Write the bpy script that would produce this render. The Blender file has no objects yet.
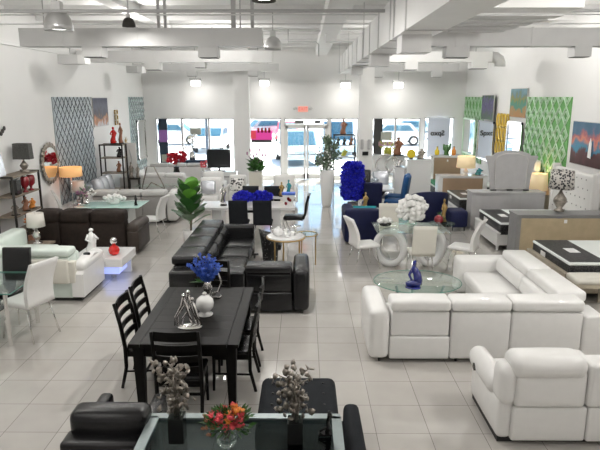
import bpy, math, random
from mathutils import Matrix, Vector, noise
C = bpy.context.scene.collection
R = math.radians
rnd = random.Random(7)

# ---------------------------------------------------------------- materials
def mat(name, col, rough=.5, metal=0, spec=.5, var=0.0, vscale=8, bump=0.0, bscale=60, emit=None, es=1, coat=0, sheen=0):
    m = bpy.data.materials.new(name); m.use_nodes = True
    nt = m.node_tree; b = nt.nodes['Principled BSDF']
    b.inputs['Base Color'].default_value = (*col, 1)
    b.inputs['Roughness'].default_value = rough
    b.inputs['Metallic'].default_value = metal
    b.inputs['Specular IOR Level'].default_value = spec
    b.inputs['Coat Weight'].default_value = coat
    b.inputs['Sheen Weight'].default_value = sheen
    if emit:
        b.inputs['Emission Color'].default_value = (*emit, 1); b.inputs['Emission Strength'].default_value = es
    if var or bump:
        tc = nt.nodes.new('ShaderNodeTexCoord')
    if var:
        n = nt.nodes.new('ShaderNodeTexNoise'); n.inputs['Scale'].default_value = vscale; n.inputs['Detail'].default_value = 3
        nt.links.new(tc.outputs['Object'], n.inputs['Vector'])
        r = nt.nodes.new('ShaderNodeValToRGB')
        r.color_ramp.elements[0].position = .3; r.color_ramp.elements[1].position = .7
        r.color_ramp.elements[0].color = (*[c*(1-var) for c in col], 1)
        r.color_ramp.elements[1].color = (*[min(1, c*(1+var)) for c in col], 1)
        nt.links.new(n.outputs['Fac'], r.inputs['Fac']); nt.links.new(r.outputs['Color'], b.inputs['Base Color'])
    if bump:
        n2 = nt.nodes.new('ShaderNodeTexNoise'); n2.inputs['Scale'].default_value = bscale
        nt.links.new(tc.outputs['Object'], n2.inputs['Vector'])
        bp = nt.nodes.new('ShaderNodeBump'); bp.inputs['Strength'].default_value = bump; bp.inputs['Distance'].default_value = .01
        nt.links.new(n2.outputs['Fac'], bp.inputs['Height']); nt.links.new(bp.outputs['Normal'], b.inputs['Normal'])
    return m

def glass(name, tint=(.86, .95, .91), refl=.12, rough=.02):
    m = bpy.data.materials.new(name); m.use_nodes = True
    nt = m.node_tree; nt.nodes.clear()
    o = nt.nodes.new('ShaderNodeOutputMaterial'); mx = nt.nodes.new('ShaderNodeMixShader')
    t = nt.nodes.new('ShaderNodeBsdfTransparent'); g = nt.nodes.new('ShaderNodeBsdfGlossy')
    lw = nt.nodes.new('ShaderNodeLayerWeight'); lw.inputs['Blend'].default_value = .35
    ma = nt.nodes.new('ShaderNodeMath'); ma.operation = 'MULTIPLY_ADD'
    ma.inputs[1].default_value = .28; ma.inputs[2].default_value = refl
    t.inputs['Color'].default_value = (*tint, 1); g.inputs['Roughness'].default_value = rough
    g.inputs['Color'].default_value = (.95, 1, .98, 1)
    nt.links.new(lw.outputs['Fresnel'], ma.inputs[0]); nt.links.new(ma.outputs[0], mx.inputs['Fac'])
    nt.links.new(t.outputs[0], mx.inputs[1]); nt.links.new(g.outputs[0], mx.inputs[2]); nt.links.new(mx.outputs[0], o.inputs[0])
    return m

def tile_mat():
    m = mat('floor_tile', (.5, .48, .455), .12, spec=.5, coat=.7)
    m.node_tree.nodes['Principled BSDF'].inputs['Coat Roughness'].default_value = .045
    nt = m.node_tree; b = nt.nodes['Principled BSDF']; L = nt.links.new
    tc = nt.nodes.new('ShaderNodeTexCoord'); mp = nt.nodes.new('ShaderNodeMapping')
    P = .52
    mp.inputs['Location'].default_value = (-.19/P + .5, -.27/P+.5, 0)  # grid lines through x=.19, y=4.95
    mp.inputs['Scale'].default_value = (1/P, 1/P, 1)
    L(tc.outputs['Object'], mp.inputs['Vector'])
    sx = nt.nodes.new('ShaderNodeSeparateXYZ'); L(mp.outputs[0], sx.inputs[0])
    ds = []
    for a in 'XY':
        f = nt.nodes.new('ShaderNodeMath'); f.operation = 'FRACT'; L(sx.outputs[a], f.inputs[0])
        s = nt.nodes.new('ShaderNodeMath'); s.operation = 'SUBTRACT'; s.inputs[1].default_value = .5; L(f.outputs[0], s.inputs[0])
        ab = nt.nodes.new('ShaderNodeMath'); ab.operation = 'ABSOLUTE'; L(s.outputs[0], ab.inputs[0]); ds.append(ab)
    mn = nt.nodes.new('ShaderNodeMath'); mn.operation = 'MINIMUM'; L(ds[0].outputs[0], mn.inputs[0]); L(ds[1].outputs[0], mn.inputs[1])
    lt = nt.nodes.new('ShaderNodeMath'); lt.operation = 'LESS_THAN'; lt.inputs[1].default_value = .006; L(mn.outputs[0], lt.inputs[0])
    vo = nt.nodes.new('ShaderNodeTexNoise'); vo.inputs['Scale'].default_value = 3.2; vo.inputs['Detail'].default_value = 6; L(tc.outputs['Object'], vo.inputs['Vector'])
    cr = nt.nodes.new('ShaderNodeValToRGB'); cr.color_ramp.elements[0].color = (.44, .42, .39, 1); cr.color_ramp.elements[1].color = (.53, .505, .475, 1)
    L(vo.outputs['Fac'], cr.inputs['Fac'])
    fl = nt.nodes.new('ShaderNodeVectorMath'); fl.operation = 'FLOOR'
    ad = nt.nodes.new('ShaderNodeVectorMath'); ad.operation = 'ADD'; ad.inputs[1].default_value = (.5, .5, 0); L(mp.outputs[0], ad.inputs[0]); L(ad.outputs[0], fl.inputs[0])
    wn = nt.nodes.new('ShaderNodeTexWhiteNoise'); wn.noise_dimensions = '2D'; L(fl.outputs[0], wn.inputs['Vector'])
    mr = nt.nodes.new('ShaderNodeMapRange'); mr.inputs['To Min'].default_value = .94; mr.inputs['To Max'].default_value = 1.04; L(wn.outputs['Value'], mr.inputs['Value'])
    sc = nt.nodes.new('ShaderNodeVectorMath'); sc.operation = 'SCALE'; L(cr.outputs[0], sc.inputs[0]); L(mr.outputs[0], sc.inputs['Scale'])
    mx = nt.nodes.new('ShaderNodeMix'); mx.data_type = 'RGBA'; mx.inputs['B'].default_value = (.2, .19, .175, 1)
    L(lt.outputs[0], mx.inputs['Factor']); L(sc.outputs[0], mx.inputs['A']); L(mx.outputs['Result'], b.inputs['Base Color'])
    return m

def pattern(name, c1, c2, scale, kind='voronoi', rough=.4, metal=0, p0=.42, p1=.52):
    m = mat(name, c1, rough, metal); nt = m.node_tree; b = nt.nodes['Principled BSDF']
    tc = nt.nodes.new('ShaderNodeTexCoord')
    if kind == 'voronoi':
        t = nt.nodes.new('ShaderNodeTexVoronoi'); out = 'Distance'
    else:
        t = nt.nodes.new('ShaderNodeTexNoise'); out = 'Fac'; t.inputs['Detail'].default_value = 4
    t.inputs['Scale'].default_value = scale; nt.links.new(tc.outputs['Object'], t.inputs['Vector'])
    r = nt.nodes.new('ShaderNodeValToRGB'); r.color_ramp.elements[0].position = p0; r.color_ramp.elements[1].position = p1
    r.color_ramp.elements[0].color = (*c1, 1); r.color_ramp.elements[1].color = (*c2, 1)
    nt.links.new(t.outputs[out], r.inputs[0]); nt.links.new(r.outputs[0], b.inputs['Base Color'])
    return m

def painting(name, stops, scale=2.5, dist=1.5, axis='Z', lo=0, hi=1):
    """bands of colour up the picture, broken up by noise"""
    m = mat(name, (.5, .5, .5), .5); nt = m.node_tree; b = nt.nodes['Principled BSDF']; L = nt.links.new
    tc = nt.nodes.new('ShaderNodeTexCoord'); n = nt.nodes.new('ShaderNodeTexNoise'); n.inputs['Scale'].default_value = scale*2; n.inputs['Detail'].default_value = 6
    L(tc.outputs['Object'], n.inputs['Vector'])
    sx = nt.nodes.new('ShaderNodeSeparateXYZ'); L(tc.outputs['Object'], sx.inputs[0])
    mr = nt.nodes.new('ShaderNodeMapRange'); mr.inputs['From Min'].default_value = lo; mr.inputs['From Max'].default_value = hi; L(sx.outputs[axis], mr.inputs['Value'])
    s = nt.nodes.new('ShaderNodeMath'); s.operation = 'SUBTRACT'; s.inputs[1].default_value = .5; L(n.outputs['Fac'], s.inputs[0])
    ma = nt.nodes.new('ShaderNodeMath'); ma.operation = 'MULTIPLY_ADD'; ma.inputs[1].default_value = dist; L(s.outputs[0], ma.inputs[0]); L(mr.outputs[0], ma.inputs[2])
    r = nt.nodes.new('ShaderNodeValToRGB'); el = r.color_ramp.elements
    el[0].position = stops[0][0]; el[0].color = (*stops[0][1], 1); el[1].position = stops[-1][0]; el[1].color = (*stops[-1][1], 1)
    for p, c in stops[1:-1]:
        e = el.new(p); e.color = (*c, 1)
    L(ma.outputs[0], r.inputs[0]); L(r.outputs[0], b.inputs['Base Color'])
    return m

M = {}
M['tile'] = tile_mat()
M['wall'] = mat('white_wall_paint', (.80, .795, .785), .6, var=.015, vscale=1.2)
M['ceil'] = mat('ceiling_paint', (.80, .80, .79), .7, var=.02, vscale=2)
M['duct'] = mat('duct_paint', (.62, .62, .615), .5, var=.03, vscale=3)
M['ductw'] = mat('white_duct_paint', (.80, .80, .79), .45, var=.02, vscale=3)
M['ductd'] = mat('duct_grille', (.12, .12, .12), .6)
M['pipe'] = mat('pipe_paint', (.42, .42, .42), .5)
M['trim'] = mat('white_trim', (.74, .74, .73), .4)
M['alu'] = mat('aluminium', (.62, .62, .62), .3, .85)
M['chrome'] = mat('chrome', (.78, .77, .75), .1, 1)
M['steel'] = mat('brushed_steel', (.26, .30, .30), .4, .7, var=.05, vscale=20)
M['silver'] = mat('silver_leaf', (.72, .7, .69), .18, 1, bump=.3, bscale=30)
M['dsilver'] = mat('antique_silver', (.30, .27, .235), .36, .75, bump=.5, bscale=60, var=.3, vscale=20)
M['gold'] = mat('gold', (.5, .34, .14), .28, .9, bump=.3)
M['wleather'] = mat('white_leather', (.80, .795, .78), .34, bump=.12, bscale=220, var=.02, coat=.15)
M['mleather'] = mat('white_leather_reflected_green', (.70, .78, .725), .34, bump=.12, bscale=220, var=.02, coat=.1)  # white leather with greenish reflected light put into its colour
M['cleather'] = mat('cream_leather', (.70, .68, .61), .4, bump=.1, bscale=220, var=.02)
M['bleather'] = mat('black_leather', (.008, .008, .009), .25, spec=.42, bump=.12, bscale=180, var=.1)
M['charcoal'] = mat('charcoal_fabric', (.017, .019, .022), .8, spec=.1, bump=.3, bscale=300, var=.12)
M['gleather'] = mat('grey_leather', (.27, .262, .25), .45, bump=.1, bscale=200, var=.03)
M['gleather2'] = mat('pale_grey_leather', (.56, .555, .54), .4, bump=.1, bscale=200, var=.02)
M['brown'] = mat('dark_brown_suede', (.021, .014, .011), .7, spec=.25, bump=.3, bscale=150, var=.25, vscale=14)
M['brown2'] = mat('brown_leather_side', (.045, .034, .028), .5, spec=.3, bump=.2, var=.2)
M['blackwood'] = mat('black_wood', (.007, .0065, .006), .36, spec=.1, var=.2, vscale=14)
M['blackgloss'] = mat('black_gloss', (.01, .01, .01), .12)
M['blackmat'] = mat('matte_black', (.02, .02, .02), .6)
M['iron'] = mat('dark_iron', (.04, .036, .033), .5, .5)
M['shelfwood'] = mat('grey_brown_wood', (.2, .16, .12), .5, var=.2, vscale=12)
M['white'] = mat('white_ceramic', (.82, .82, .81), .2, coat=.3)
M['whiteg'] = mat('white_lacquer', (.80, .80, .80), .14, coat=.4)
M['whitem'] = mat('white_matte', (.74, .73, .71), .6, bump=.1)
M['lampwhite'] = mat('cream_linen_shade', (.74, .71, .66), .8, bump=.2, bscale=300)
M['litshade'] = mat('lit_amber_shade', (.85, .5, .22), .8, emit=(1, .5, .2), es=.45)
M['litshade2'] = mat('lit_cream_shade', (.9, .75, .5), .8, emit=(1, .7, .38), es=.3)
M['darkshade'] = mat('black_fibre_shade', (.07, .07, .065), .7, bump=.4, var=.4, vscale=60)
M['leopard'] = pattern('black_white_shade_print', (.03, .03, .035), (.62, .6, .56), 24)
M['zebra'] = pattern('black_white_print', (.04, .04, .04), (.75, .74, .72), 16)
M['speck'] = pattern('black_with_white_specks', (.6, .6, .58), (.012, .012, .012), 22, p0=.16, p1=.2)
M['navy'] = mat('navy_velvet', (.005, .008, .042), .65, spec=.25, bump=.15, var=.2, vscale=5)
M['royal'] = mat('blue_velvet', (.012, .07, .2), .55, spec=.3, bump=.15, var=.2, vscale=5)
M['blueflower'] = mat('royal_blue_petals', (.02, .025, .55), .45, var=.45, vscale=20)
M['blueflower2'] = mat('blue_petals', (.05, .13, .55), .5, var=.3, vscale=20)
M['blueglaze'] = mat('cobalt_glaze', (.008, .015, .15), .1, coat=.6, var=.4, vscale=20)
M['red'] = mat('red_glass', (.62, .015, .012), .12, coat=.5)
M['dred'] = mat('dark_red_ceramic', (.22, .012, .02), .2, coat=.4)
M['redpetal'] = mat('red_petals', (.5, .012, .03), .5, var=.3, vscale=20)
M['pinkpetal'] = mat('coral_pink_petals', (.75, .10, .12), .5, var=.4, vscale=20)
M['orpetal'] = mat('orange_petals', (.75, .28, .05), .5, var=.3, vscale=20)
M['bronzepetal'] = mat('bronze_petals', (.36, .17, .09), .5, var=.3, vscale=20)
M['mauve'] = mat('mauve_petals', (.45, .25, .36), .5, var=.3, vscale=20)
M['whitepetal'] = mat('white_petals', (.9, .9, .88), .5)
M['leaf'] = mat('green_leaf', (.04, .12, .025), .45, var=.35, vscale=15)
M['leafb'] = mat('bright_green_leaf', (.13, .36, .045), .35, var=.2, vscale=5, coat=.2)
M['leafd'] = mat('dark_green_leaf', (.04, .13, .03), .35, var=.3, vscale=6, coat=.2)
M['leafg'] = mat('grey_green_leaf', (.13, .19, .12), .5, var=.4, vscale=12)
M['stem'] = mat('brown_stem', (.1, .075, .04), .7)
M['teal'] = mat('teal_glaze', (.03, .28, .33), .2, coat=.4)
M['yellow'] = mat('yellow_glaze', (.72, .55, .03), .25, coat=.3)
M['olive'] = mat('olive_green_vase', (.42, .42, .05), .3)
M['ylpillow'] = mat('yellow_cushion_fabric', (.72, .62, .16), .8)
M['terracotta'] = mat('brown_carving', (.3, .13, .07), .4, bump=.4)
M['tan'] = mat('tan_backboard', (.36, .25, .165), .6, var=.04, vscale=5)
M['tan2'] = mat('oak_backboard', (.47, .38, .245), .55, var=.08, vscale=5)
M['greyfurn'] = mat('grey_furniture_paint', (.46, .455, .46), .4, var=.05, vscale=6)
M['greyfurn2'] = mat('dark_grey_furniture_paint', (.25, .25, .25), .45, var=.06, vscale=6)
M['champ'] = mat('champagne_wood', (.45, .40, .31), .4, .15, var=.08, vscale=6)
M['mattress'] = mat('white_quilted_ticking', (.80, .84, .82), .6, bump=.5, bscale=14)
M['mblack'] = pattern('black_mattress_border', (.05, .05, .05), (.012, .012, .014), 30)
M['mgreen'] = mat('green_mattress_cover', (.02, .22, .10), .6)
M['label'] = mat('white_label', (.8, .8, .8), .5)
M['glass'] = glass('clear_glass', (.93, .97, .95), .04)
M['glassw'] = glass('window_glass', (.94, .97, .97), .03)
M['glassg'] = glass('green_edge_glass', (.95, .985, .97), .02)
M['glassd'] = glass('smoked_glass', (.42, .47, .48), .0)
M['glassedge'] = mat('glass_edge', (.10, .3, .24), .1, coat=.5)
M['frost'] = mat('pale_aqua_glass', (.45, .68, .62), .08, coat=.5)
M['mirror'] = mat('mirror_glass', (.86, .88, .88), .03, 1)
M['lens'] = mat('lamp_lens', (1, 1, 1), .5, emit=(1, .98, .94), es=5)
M['bluelit'] = mat('blue_lit_acrylic', (.4, .45, .9), .3, emit=(.4, .5, 1), es=.9)
M['screen'] = mat('dark_screen', (.012, .013, .015), .15)
M['asphalt'] = mat('sunlit_concrete', (.80, .79, .77), .8, var=.05, vscale=1)
M['carw'] = mat('white_car_paint', (.72, .75, .77), .2, coat=.6)
M['carb'] = mat('pale_blue_car_paint', (.2, .32, .42), .2, .3, coat=.6)
M['cars'] = mat('silver_car_paint', (.42, .47, .52), .2, .5, coat=.6)
M['carr'] = mat('red_car_paint', (.5, .04, .06), .2, coat=.6)
M['carg'] = mat('car_windscreen', (.03, .10, .15), .25, spec=.3)
M['tyre'] = mat('tyre_rubber', (.02, .02, .02), .8)
M['purple'] = mat('purple_poster', (.3, .14, .42), .5)
M['darkpanel'] = mat('dark_blue_panel', (.02, .035, .06), .3)
M['pink'] = mat('magenta_poster', (.8, .05, .38), .5)
M['redp'] = mat('red_poster', (.8, .06, .1), .5)
M['paper'] = mat('grey_paper_notice', (.3, .31, .27), .6)
M['bannerblue'] = mat('pale_blue_banner', (.72, .77, .9), .6)
M['pinkstrip'] = mat('dusty_pink_board', (.34, .2, .21), .6)
M['exitred'] = mat('exit_sign_face', (.95, .4, .33), .4, emit=(1, .35, .28), es=.5)
M['exitgrey'] = mat('exit_sign_letters', (.45, .08, .07), .5)
M['silverfab'] = mat('silver_satin', (.58, .6, .64), .25, .55, bump=.2, bscale=20)
M['greenpanel'] = mat('green_wall_panel', (.13, .36, .10), .5, var=.1, vscale=3)
M['greenlight'] = mat('pale_green_lattice', (.66, .84, .66), .4)
M['greyp'] = mat('grey_relief_panel', (.44, .49, .52), .35, .2, var=.1, vscale=3)
M['greyl'] = mat('silver_lattice', (.62, .66, .68), .25, .5)
M['greyd'] = mat('dark_lattice', (.1, .11, .12), .4)
M['aquap'] = mat('aqua_relief_panel', (.42, .55, .55), .3, .2, var=.1, vscale=3)
M['yellowm'] = mat('yellow_ochre_lattice', (.72, .5, .08), .35, .3)
M['seascape'] = painting('sunset_sea_canvas', [(0, (.05, .02, .02)), (.3, (.10, .035, .04)), (.38, (.03, .22, .34)), (.5, (.10, .18, .28)), (.6, (.6, .2, .12)), (.7, (.35, .1, .12)), (.8, (.05, .12, .2)), (1, (.03, .10, .17))], 1.9, .8, 'Z', 0, .93)
M['lavender'] = painting('lavender_canvas', [(0, (.01, .06, .01)), (.3, (.03, .05, .05)), (.45, (.07, .05, .16)), (.6, (.02, .02, .06)), (.75, (.10, .08, .2)), (1, (.02, .07, .01))], 4, 1.4, 'Z', 0, .8)
M['shorecanvas'] = painting('shore_canvas', [(0, (.34, .15, .03)), (.25, (.33, .18, .04)), (.36, (.03, .2, .16)), (.5, (.05, .2, .12)), (.62, (.22, .2, .04)), (.78, (.10, .2, .22)), (1, (.16, .28, .34))], 2.5, .9, 'Z', 0, .82)
M['manecanvas'] = painting('dusk_canvas', [(0, (.5, .5, .52)), (.2, (.42, .16, .05)), (.4, (.03, .03, .04)), (.7, (.07, .07, .11)), (1, (.04, .045, .08))], 3, .9, 'Z', 0, .83)

# ---------------------------------------------------------------- mesh builder
class MB:
    def __init__(s): s.v = []; s.f = []; s.mi = []; s.sm = []; s.cur = 0; s.M = Matrix()
    def add(s, vs, fs, smooth=False):
        o = len(s.v); s.v += [s.M @ Vector(v) for v in vs]
        for f in fs: s.f.append([i+o for i in f]); s.mi.append(s.cur); s.sm.append(smooth)
        return s
    def box(s, x0, x1, y0, y1, z0, z1):
        vs = [(x, y, z) for z in (z0, z1) for y in (y0, y1) for x in (x0, x1)]
        return s.add(vs, [(0, 2, 3, 1), (4, 5, 7, 6), (0, 1, 5, 4), (2, 6, 7, 3), (0, 4, 6, 2), (1, 3, 7, 5)])
    def cush(s, x0, x1, y0, y1, z0, z1, r=.04, puff=(0, 0, 0), n=7, tuft=None):
        h = Vector(((x1-x0)/2, (y1-y0)/2, (z1-z0)/2)); c = Vector(((x0+x1)/2, (y0+y1)/2, (z0+z1)/2)); r = min(r, h.x, h.y, h.z)
        def t(i, hh):  # parameter to coordinate with dense ends
            m = n-4; rr = r/hh
            if i <= 2: return -1+rr*(i/2)*1.0 if i < 2 else -1+rr
            if i >= n-2: return -t(n-i, hh)
            return (-1+rr)+(2-2*rr)*(i-2)/m
        verts = []; idx = {}; faces = []
        def vid(p):
            k = (round(p.x, 5), round(p.y, 5), round(p.z, 5))
            if k not in idx:
                q = Vector([max(-(h[a]-r), min(h[a]-r, p[a])) for a in range(3)]); d = p-q
                o = q + (d.normalized()*r if d.length > 1e-9 else d)
                u = [p[a]/h[a] for a in range(3)]
                for a in range(3):
                    if puff[a]:
                        b1, b2 = (a+1) % 3, (a+2) % 3
                        o[a] += puff[a]*(1 if u[a] > 0 else -1)*abs(u[a])*(1-u[b1]**2)*(1-u[b2]**2)
                idx[k] = len(verts); verts.append(o+c)
            return idx[k]
        for a in range(3):
            b1, b2 = (a+1) % 3, (a+2) % 3
            for sg in (-1, 1):
                for i in range(n):
                    for j in range(n):
                        q = []
                        for (ii, jj) in ((i, j), (i+1, j), (i+1, j+1), (i, j+1)):
                            p = Vector((0, 0, 0)); p[a] = sg*h[a]; p[b1] = t(ii, h[b1])*h[b1]; p[b2] = t(jj, h[b2])*h[b2]; q.append(vid(p))
                        if sg < 0: q.reverse()
                        if len(set(q)) > 2: faces.append(q)
        return s.add(verts, faces, True)
    def cyl(s, p0, p1, r0, r1=None, n=12, caps=True, smooth=True):
        r1 = r0 if r1 is None else r1; p0 = Vector(p0); p1 = Vector(p1); d = (p1-p0).normalized()
        a = d.orthogonal().normalized(); b = d.cross(a); vs = []
        for p, r in ((p0, r0), (p1, r1)):
            for i in range(n):
                t = 2*math.pi*i/n; vs.append(p+(a*math.cos(t)+b*math.sin(t))*r)
        s.add(vs, [(i, (i+1) % n, n+(i+1) % n, n+i) for i in range(n)], smooth)
        if caps: s.add(vs, [tuple(range(n-1, -1, -1)), tuple(range(n, 2*n))])
        return s
    def tube(s, pts, r, n=8, closed=False):
        pts = [Vector(p) for p in pts]; k = len(pts); rs = r if isinstance(r, (list, tuple)) else [r]*k; vs = []; a = None
        for i, p in enumerate(pts):
            if closed: d = pts[(i+1) % k]-pts[i-1]
            else: d = pts[min(i+1, k-1)]-pts[max(i-1, 0)]
            d.normalize(); a = d.orthogonal().normalized() if a is None else (a-d*a.dot(d)).normalized(); b = d.cross(a)
            for j in range(n):
                t = 2*math.pi*j/n; vs.append(p+(a*math.cos(t)+b*math.sin(t))*rs[i])
        fs = []
        for i in range(k if closed else k-1):
            i2 = (i+1) % k
            for j in range(n): fs.append((i*n+j, i*n+(j+1) % n, i2*n+(j+1) % n, i2*n+j))
        if not closed: fs += [tuple(range(n-1, -1, -1)), tuple((k-1)*n+j for j in range(n))]
        return s.add(vs, fs, True)
    def lathe(s, prof, n=20, cx=0, cy=0, z=0, sx=1, sy=1):
        vs = []; k = len(prof)
        for r, h in prof:
            for i in range(n):
                t = 2*math.pi*i/n; vs.append((cx+r*math.cos(t)*sx, cy+r*math.sin(t)*sy, z+h))
        fs = [(i*n+j, i*n+(j+1) % n, (i+1)*n+(j+1) % n, (i+1)*n+j) for i in range(k-1) for j in range(n)]
        if prof[0][0] > 1e-4: fs.append(tuple(range(n-1, -1, -1)))
        if prof[-1][0] > 1e-4: fs.append(tuple((k-1)*n+j for j in range(n)))
        return s.add(vs, fs, True)
    def ball(s, c, rx, ry=None, rz=None, n=10, jit=0):
        ry = rx if ry is None else ry; rz = rx if rz is None else rz; m = n; vs = [(c[0], c[1], c[2]-rz)]
        for i in range(1, m//2):
            ph = -math.pi/2+math.pi*i/(m//2)
            for j in range(n):
                t = 2*math.pi*j/n; q = 1+jit*rnd.uniform(-1, 1)
                vs.append((c[0]+rx*q*math.cos(ph)*math.cos(t), c[1]+ry*q*math.cos(ph)*math.sin(t), c[2]+rz*q*math.sin(ph)))
        vs.append((c[0], c[1], c[2]+rz)); L = m//2-1
        fs = [(0, 1+(j+1) % n, 1+j) for j in range(n)]
        for i in range(L-1):
            for j in range(n): fs.append((1+i*n+j, 1+i*n+(j+1) % n, 1+(i+1)*n+(j+1) % n, 1+(i+1)*n+j))
        e = len(vs)-1; fs += [(e, 1+(L-1)*n+j, 1+(L-1)*n+(j+1) % n) for j in range(n)]
        return s.add(vs, fs, True)
    def prism(s, pts, a0, a1, axis='Y', smooth=False):
        """outline pts extruded from a0 to a1 along axis"""
        def mk(p, a): return {'Y': (p[0], a, p[1]), 'X': (a, p[0], p[1]), 'Z': (p[0], p[1], a)}[axis]
        n = len(pts); vs = [mk(p, a0) for p in pts]+[mk(p, a1) for p in pts]
        s.add(vs, [(i, (i+1) % n, n+(i+1) % n, n+i) for i in range(n)], smooth)
        return s.add(vs, [tuple(range(n-1, -1, -1)), tuple(range(n, 2*n))])
    def petal(s, c, d, L, w, bend=.3):
        """a small cupped petal or leaf from c along d"""
        c = Vector(c); d = Vector(d).normalized(); a = d.orthogonal().normalized()
        a.rotate(Matrix.Rotation(rnd.uniform(0, 6.28), 3, d)); b = d.cross(a)
        p = [c, c+d*L*.5+a*w/2+b*L*bend*.3, c+d*L+b*L*bend, c+d*L*.5-a*w/2+b*L*bend*.3]
        return s.add(p, [(0, 1, 2, 3)], True)
    def build(s, name, mats, parent=None, label=None):
        me = bpy.data.meshes.new(name); me.from_pydata([tuple(v) for v in s.v], [], s.f)
        if not isinstance(mats, (list, tuple)): mats = [mats]
        for m in mats: me.materials.append(M[m] if isinstance(m, str) else m)
        for p, i, sm in zip(me.polygons, s.mi, s.sm): p.material_index = i; p.use_smooth = sm
        me.update()
        import bmesh as _b
        bm = _b.new(); bm.from_mesh(me); _b.ops.recalc_face_normals(bm, faces=bm.faces); bm.to_mesh(me); bm.free()
        o = bpy.data.objects.new(name, me); C.objects.link(o)
        if parent: o.parent = parent
        if label: o['label'] = label
        return o

def tag(o, label, cat, group=None, kind=None):
    o['label'] = label; o['category'] = cat
    if group: o['group'] = group
    if kind: o['kind'] = kind
    return o
def T(name, label, cat, x, y, z=0, rz=0, group=None):
    o = bpy.data.objects.new(name, None); o.empty_display_size = .1; C.objects.link(o)
    o.location = (x, y, z); o.rotation_euler = (0, 0, R(rz)); return tag(o, label, cat, group)
def S(o): o['kind'] = 'structure'; return o
def copy_tree(o, parent=None):
    c = o.copy(); C.objects.link(c); c.parent = parent
    for ch in o.children: copy_tree(ch, c)
    return c
def again(o, label, x, y, z=0, rz=0):
    c = copy_tree(o); c.location = (x, y, z); c.rotation_euler = (0, 0, R(rz)); c['label'] = label; return c
def arc(cx, cz, r, a0, a1, n, rz=None):
    rz = r if rz is None else rz
    return [(cx+r*math.cos(R(a0+(a1-a0)*i/n)), cz+rz*math.sin(R(a0+(a1-a0)*i/n))) for i in range(n+1)]

# ---------------------------------------------------------------- the room
XL, XR, YB, YF, ZC = -6.22, 6.22, 22.4, -4.5, 5.05
S(MB().box(XL-.2, XR+.2, YF-.2, YB+.2, -.12, 0).build('floor', 'tile'))
S(MB().box(XL-.2, XR+.2, YF-.2, YB+.2, ZC, ZC+.15).build('ceiling', 'ceil'))
S(MB().box(XL-.2, XL, YF-.2, YB+.2, 0, ZC).build('wall_left', 'wall'))
S(MB().box(XR, XR+.2, YF-.2, YB+.2, 0, ZC).build('wall_right', 'wall'))
S(MB().box(XL, XR, YF-.2, YF, 0, ZC).build('wall_front', 'wall'))
ops = [(-5.8, -2.72, .12, 2.4), (-2.14, -.89, .12, 2.4), (-.78, .96, 0, 2.4), (1.03, 2.12, .12, 2.4), (2.64, 4.54, .12, 2.4), (4.68, 5.85, .12, 2.44)]
wb = MB(); wb.box(XL, XR, YB, YB+.2, 2.44, ZC)
xs = XL
for a, b, z0, z1 in ops:
    wb.box(xs, a, YB, YB+.2, 0, 2.44)
    if z0: wb.box(a, b, YB, YB+.2, 0, z0)
    if z1 < 2.44: wb.box(a, b, YB, YB+.2, z1, 2.44)
    xs = b
wb.box(xs, XR, YB, YB+.2, 0, 2.44)
S(wb.build('wall_back', 'wall'))
for s_, nm in ((-1, 'left'), (1, 'right')):
    x = XL if s_ < 0 else XR
    S(MB().box(min(x, x-s_*.015), max(x, x-s_*.015), YF, YB, 0, .1).build('baseboard_'+nm, 'trim'))
# windows: frame with its mullions, panes
def window(i, a, b, z0, z1, mull=()):
    f = MB(); y0, y1 = YB+.04, YB+.12; t = .045
    f.box(a, a+t, y0, y1, z0, z1).box(b-t, b, y0, y1, z0, z1).box(a, b, y0, y1, z0, z0+t).box(a, b, y0, y1, z1-t, z1)
    for m in mull: f.box(m-.035, m+.035, y0, y1, z0, z1)
    fr = S(f.build('window_%d' % i, 'alu'))
    es = [a]+list(mull)+[b]
    for p, q in zip(es[:-1], es[1:]):
        S(MB().box(p+.04, q-.04, YB+.075, YB+.083, z0+.04, z1-.04).build('pane', 'glassw', fr))
window(1, -5.8, -2.72, .12, 2.4, (-4.77, -3.72))
window(2, -2.14, -.89, .12, 2.4)
window(3, 1.03, 2.12, .12, 2.4)
window(4, 2.64, 4.54, .12, 2.4, (3.57,))
window(5, 4.68, 5.85, .12, 2.44)
d = MB(); y0, y1 = YB+.03, YB+.13
d.box(-.78, -.72, y0, y1, 0, 2.4).box(.9, .96, y0, y1, 0, 2.4).box(-.78, .96, y0, y1, 2.34, 2.4).box(-.78, .96, y0, y1, 2.1, 2.17)
fr = S(d.build('door_1', 'trim'))
S(MB().box(-.72, .9, YB+.075, YB+.083, 2.17, 2.34).build('transom_pane', 'glassw', fr))
for a, b in ((-.72, .08), (.1, .9)):
    l = MB().box(a, a+.09, y0+.02, y1-.02, .02, 2.1).box(b-.09, b, y0+.02, y1-.02, .02, 2.1).box(a, b, y0+.02, y1-.02, .02, .22).box(a, b, y0+.02, y1-.02, 2.0, 2.1)
    S(l.build('door_leaf', 'trim', fr)); S(MB().box(a+.09, b-.09, YB+.075, YB+.083, .22, 2.0).build('door_pane', 'glassw', fr))
    S(MB().box(a+.06, b-.06, y0-.03, y0, .98, 1.03).build('push_bar', 'alu', fr))
for i, (x, y, w) in enumerate(((-2.26, 21.0, .52), (2.115, 19.5, .46))):
    S(MB().box(x-w/2, x+w/2, y, y+w, 0, ZC).build('column', 'wall'))
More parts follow.
